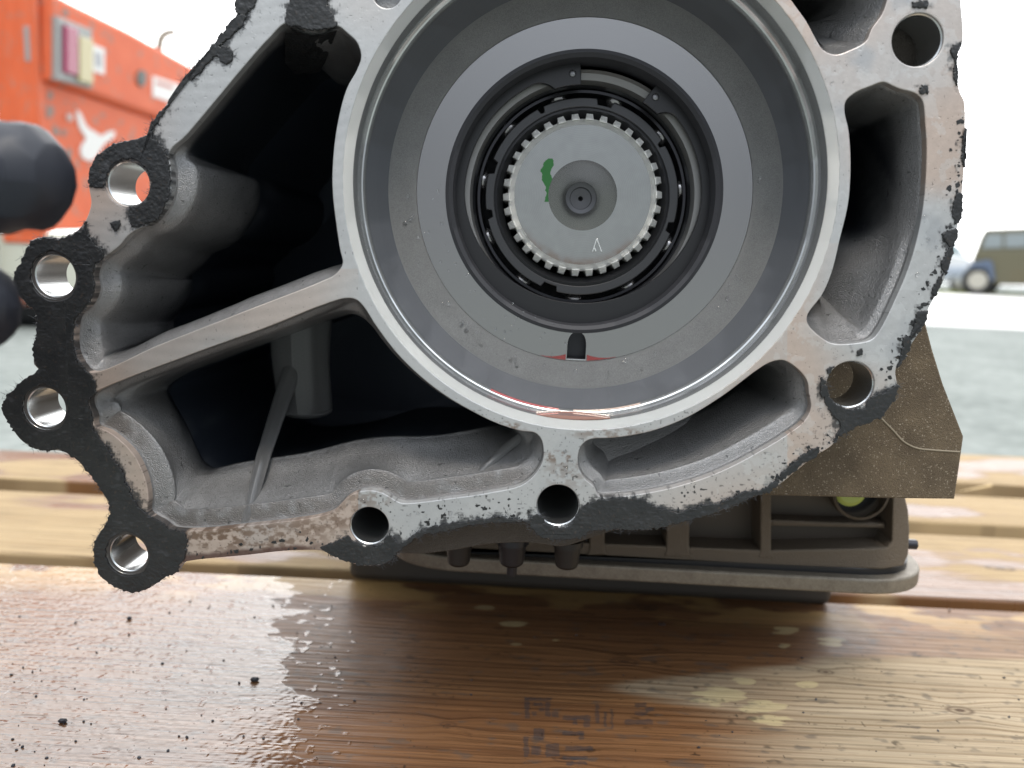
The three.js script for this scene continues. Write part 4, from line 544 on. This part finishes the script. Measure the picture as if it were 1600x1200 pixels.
// ------------------------------------------------------------------ red loader behind on the left
{
  const X0 = -1.6, S = (x, y) => { const p = SX(x, y, X0); return V2(CAM_Z - p.z, p.y); };      // (distance, height) on its side
  const base = SX(70, 300, X0), loader = thing('red_loader', 'scuffed orange red loader with a tail lamp and white emblem, behind the flange', 'loader', [X0 - 0.3, 0, base.z - 0.8]);
  const side = (pts, out, inn, bevel = 0.006) => extrude(shapeOf(insideOut(pts.map(([x, y]) => S(x, y)))), out, -inn, bevel, 3).rotateY(Math.PI / 2).translate(X0, 0, CAM_Z);
  const redMap = texture(512, 512, (u, v) => { const n = fbm(u * 8, v * 8, 45, 4), sc = sst(0.66, 0.72, fbm(u * 16, v * 22, 46, 4)); return mix3(mix3([0.6, 0.11, 0.04], [0.72, 0.15, 0.06], n), [0.3, 0.2, 0.16], 0.7 * sc); }, true); redMap.repeat.set(1.5, 1.5);
  const red = phys(0xffffff, 0.6, 0, { map: redMap, specularIntensity: 0.5 }), grey = std([0.3, 0.31, 0.3], 0.6, 0.2);
  part('upper_panel', side([[70, -18], [105, 1], [200, 48], [300, 104], [420, 168], [420, 250], [300, 205], [240, 184], [70, 126]], 0.012, 0.12, 0.025), red, loader);
  part('lower_panel', side([[70, 126], [240, 184], [420, 250], [420, 350], [70, 362]], -0.012, 0.12, 0.008), red, loader);
  part('rear_panel', new RoundedBoxGeometry(0.14, 0.86, 0.03, 3, 0.008).translate(X0 - 0.075, S(70, 170).y, SX(70, 170, X0).z + 0.012), red, loader);
  part('latch', new RoundedBoxGeometry(0.02, 0.11, 0.02, 3, 0.006).translate(X0 - 0.03, S(70, 75).y, SX(70, 75, X0).z + 0.034), grey, loader);
  const lamp = part('tail_lamp', side([[76, 24], [131, 46], [132, 138], [76, 124]], 0.03, 0.02), grey, loader, 'grey framed tail lamp');
  part('red_lens', side([[84, 38], [104, 44], [104, 119], [84, 113]], 0.042, 0), phys([0.3, 0.02, 0.08], 0.2), lamp); part('pale_lens', side([[106, 55], [129, 62], [129, 132], [106, 126]], 0.04, 0), phys([0.42, 0.36, 0.16], 0.25), lamp);
  const white = std([0.75, 0.73, 0.7], 0.6), thin = (pts, o = 0.0145) => side(pts, o, -o + 0.003, 0);
  part('decal', thin([[136, 68], [157, 76], [157, 117], [137, 110]], 0.0155), white, loader); part('decal', thin([[233, 118], [275, 132], [275, 165], [233, 150]], 0.0155), white, loader);
  part('decal_print', side([[141, 80], [152, 84], [152, 106], [142, 103]], 0.0165, -0.014, 0), std([0.4, 0.4, 0.42], 0.7), loader); part('decal_print', side([[238, 126], [264, 134], [264, 139], [238, 131]], 0.0165, -0.014, 0), std([0.5, 0.12, 0.08], 0.7), loader);
  for (const [x, y, r] of [[96, 20, 5], [82, 176, 7], [92, 205, 6], [84, 150, 6], [104, 208, 4], [112, 240, 5], [78, 232, 7]]) part('scuff', side(smooth(Array.from({ length: 8 }, (_, i) => [x + r * (0.5 + rnd()) * Math.cos(i * 0.785), y + 1.6 * r * (0.5 + rnd()) * Math.sin(i * 0.785)]), 24), y > 126 ? -0.0105 : 0.0135, y > 126 ? 0.0125 : -0.0115, 0), std([0.28, 0.2, 0.17], 0.8), loader);
  part('port', side(Array.from({ length: 20 }, (_, i) => [215 + 7 * Math.cos(i * Math.PI / 10), 122 + 13 * Math.sin(i * Math.PI / 10)]), 0.02, -0.004, 0.002), std([0.1, 0.11, 0.1], 0.6), loader);
  part('emblem', extrude(shapeOf(insideOut(smooth([[124, 172], [130, 178], [140, 198], [152, 206], [162, 212], [172, 207], [183, 205], [180, 216], [168, 224], [160, 236], [150, 250], [138, 250], [130, 240], [132, 226], [138, 218], [128, 198]], 80).map(([x, y]) => S(x, y)))), -0.008, -0.013).rotateY(Math.PI / 2).translate(X0, 0, CAM_Z), white, loader, 'white animal head emblem');
  part('rivet', new THREE.SphereGeometry(0.012, 16, 10).translate(X0 - 0.01, S(112, 184).y, CAM_Z - S(112, 184).x), white, loader);
  const f0 = SX(0, 300, X0 - 0.22);
  part('side_frame', new RoundedBoxGeometry(0.1, 1.3, 0.08, 3, 0.01).translate(X0 - 0.21, 0.65 + 0.05, base.z + 0.03), std([0.62, 0.62, 0.56], 0.7), loader, 'pale grey upright frame');
  part('counterweight', new RoundedBoxGeometry(0.34, 0.2, 0.5, 3, 0.02).translate(X0 - 0.06, 0.22, base.z - 0.25), std([0.5, 0.5, 0.42], 0.8), loader, 'pale grey block under the body');
  part('under_frame', new RoundedBoxGeometry(0.34, 0.05, 1.6, 3, 0.01).translate(X0 - 0.08, 0.1, base.z - 0.8), std([0.16, 0.06, 0.04], 0.8), loader);
  const tr = new THREE.Shape(); tr.absarc(0.1, 0, 0.09, Math.PI / 2, Math.PI * 1.5); tr.absarc(1.5, 0, 0.09, -Math.PI / 2, Math.PI / 2); tr.closePath();
  part('rubber_track', new THREE.ExtrudeGeometry(tr, { depth: 0.3, bevelSize: 0.01, bevelThickness: 0.01, bevelSegments: 2 }).rotateY(Math.PI / 2).translate(X0 - 0.28, 0.1, base.z - 0.02), std([0.02, 0.02, 0.022], 0.8), loader);
  const e0 = SX(250, 78, X0 - 0.12), k = (x, y) => SX(x, y, X0 - 0.12);
  part('exhaust_pipe', tube([k(248, 92), k(249, 75), k(252, 60), k(260, 52), k(270, 50)], 0.017, 30, 14), std([0.2, 0.17, 0.13], 0.6, 0.4), loader, 'bent exhaust pipe');
}

// ------------------------------------------------------------------ parked cars
{
  const rig = (px, dist, turn) => {           // an upright plane at that distance, turned to show its side
    const o = P(px, 440, CAM_Z - dist), t = turn * Math.PI / 180, nx = Math.sin(t), nz = Math.cos(t); o.y = 0;
    const L = (x, y) => { const r = ray(x, y), k = ((o.x - camera.position.x) * nx + (o.z - camera.position.z) * nz) / (r.x * nx + r.z * nz), p = r.multiplyScalar(k).add(camera.position); return V2((p.x - o.x) * nz - (p.z - o.z) * nx, p.y); };
    return { o, L, ex: (pts, out, back, b = 0.04, seg = 3) => extrude(shapeOf(insideOut(pts.map(a => L(...a)))), out, back, b, seg).rotateY(t).translate(o.x, 0, o.z), put: (g) => g.rotateY(t).translate(o.x, 0, o.z) };
  };
  const wheel = (parent, R, x, d, r, w) => {
    const u = R.L(x, 440).x, t = part('wheel', R.put(new THREE.TorusGeometry(r * 0.76, r * 0.24, 14, 40).scale(1, 1, 1.4).translate(u, r, -d)), std([0.02, 0.02, 0.02], 0.85), parent);
    const rim = [new THREE.CylinderGeometry(r * 0.6, r * 0.6, w * 0.7, 28).rotateX(Math.PI / 2).translate(u, r, -d)]; for (let i = 0; i < 5; i++) rim.push(new THREE.BoxGeometry(r * 0.16, r * 0.52, w * 0.9).translate(0, r * 0.3, 0).rotateZ(i * 1.2566).translate(u, r, -d));
    part('rim', R.put(mergeGeometries(rim.map(g => g.toNonIndexed()))), std([0.5, 0.48, 0.42], 0.4, 0.6), t);
  };
  const R = rig(1560, 21.5, -36), jeep = thing('off_road_car', 'dark olive boxy off road car parked at the right edge', 'car', [R.o.x, 0, R.o.z]);
  const olive = phys([0.1, 0.092, 0.055], 0.45, 0.2, { clearcoat: 0.3 });
  part('body', R.ex([[1520, 400], [1524, 391], [1720, 390], [1724, 444], [1700, 448], [1556, 445], [1550, 436], [1545, 414], [1518, 412]], 0, -1.75, 0.05), olive, jeep);
  part('cabin', R.ex([[1523, 392], [1530, 372], [1537, 359], [1545, 357], [1660, 353], [1678, 391]], -0.08, -1.67, 0.06), olive, jeep);
  const glass = phys([0.2, 0.23, 0.24], 0.08, 0, { clearcoat: 1 });
  for (const w of [[[1541, 366], [1566, 365], [1566, 387], [1534, 388]], [[1570, 365], [1604, 364], [1604, 386], [1570, 387]], [[1608, 364], [1652, 362], [1666, 386], [1608, 387]]]) part('side_window', R.ex(w, -0.06, -0.1, 0.005, 1), glass, jeep);
  part('fender', R.ex([[1512, 412], [1546, 406], [1552, 412], [1555, 438], [1548, 438], [1543, 420], [1516, 418]], 0.1, -0.2, 0.03, 2), phys([0.07, 0.1, 0.16], 0.35, 0.2, { clearcoat: 1 }), jeep);
  part('bumper', R.ex([[1509, 424], [1518, 424], [1518, 436], [1509, 436]], -0.1, -1.6, 0.03, 2), std([0.05, 0.05, 0.05], 0.6), jeep);
  for (const [x, d] of [[1527, 0.1], [1690, 0.1], [1527, 1.6], [1690, 1.6]]) wheel(jeep, R, x, d, 0.41, 0.24);
  const Q = rig(1470, 26, -34), car = thing('white_car', 'white car parked half hidden between the flange and the olive car', 'car', [Q.o.x, 0, Q.o.z]);
  const wp = phys([0.78, 0.79, 0.8], 0.3, 0, { clearcoat: 1 });
  part('body', Q.ex([[1380, 410], [1400, 399], [1488, 396], [1512, 402], [1524, 412], [1526, 438], [1520, 442], [1380, 440]], 0, -1.7, 0.08), wp, car);
  part('cabin', Q.ex([[1404, 400], [1428, 382], [1492, 380], [1512, 400]], -0.1, -1.6, 0.08), wp, car);
  part('side_window', Q.ex([[1420, 398], [1432, 385], [1490, 383], [1504, 398]], -0.08, -0.14, 0.005, 1), phys([0.2, 0.3, 0.32], 0.08, 0, { clearcoat: 1 }), car);
  part('bumper', Q.ex([[1466, 416], [1526, 416], [1528, 432], [1466, 432]], 0.06, -1.7, 0.04, 2), std([0.45, 0.5, 0.58], 0.5), car);
  for (const [x, d] of [[1410, 0.1], [1500, 0.1], [1410, 1.5], [1500, 1.5]]) wheel(car, Q, x, d, 0.32, 0.2);
}
renderer.render(scene, camera);
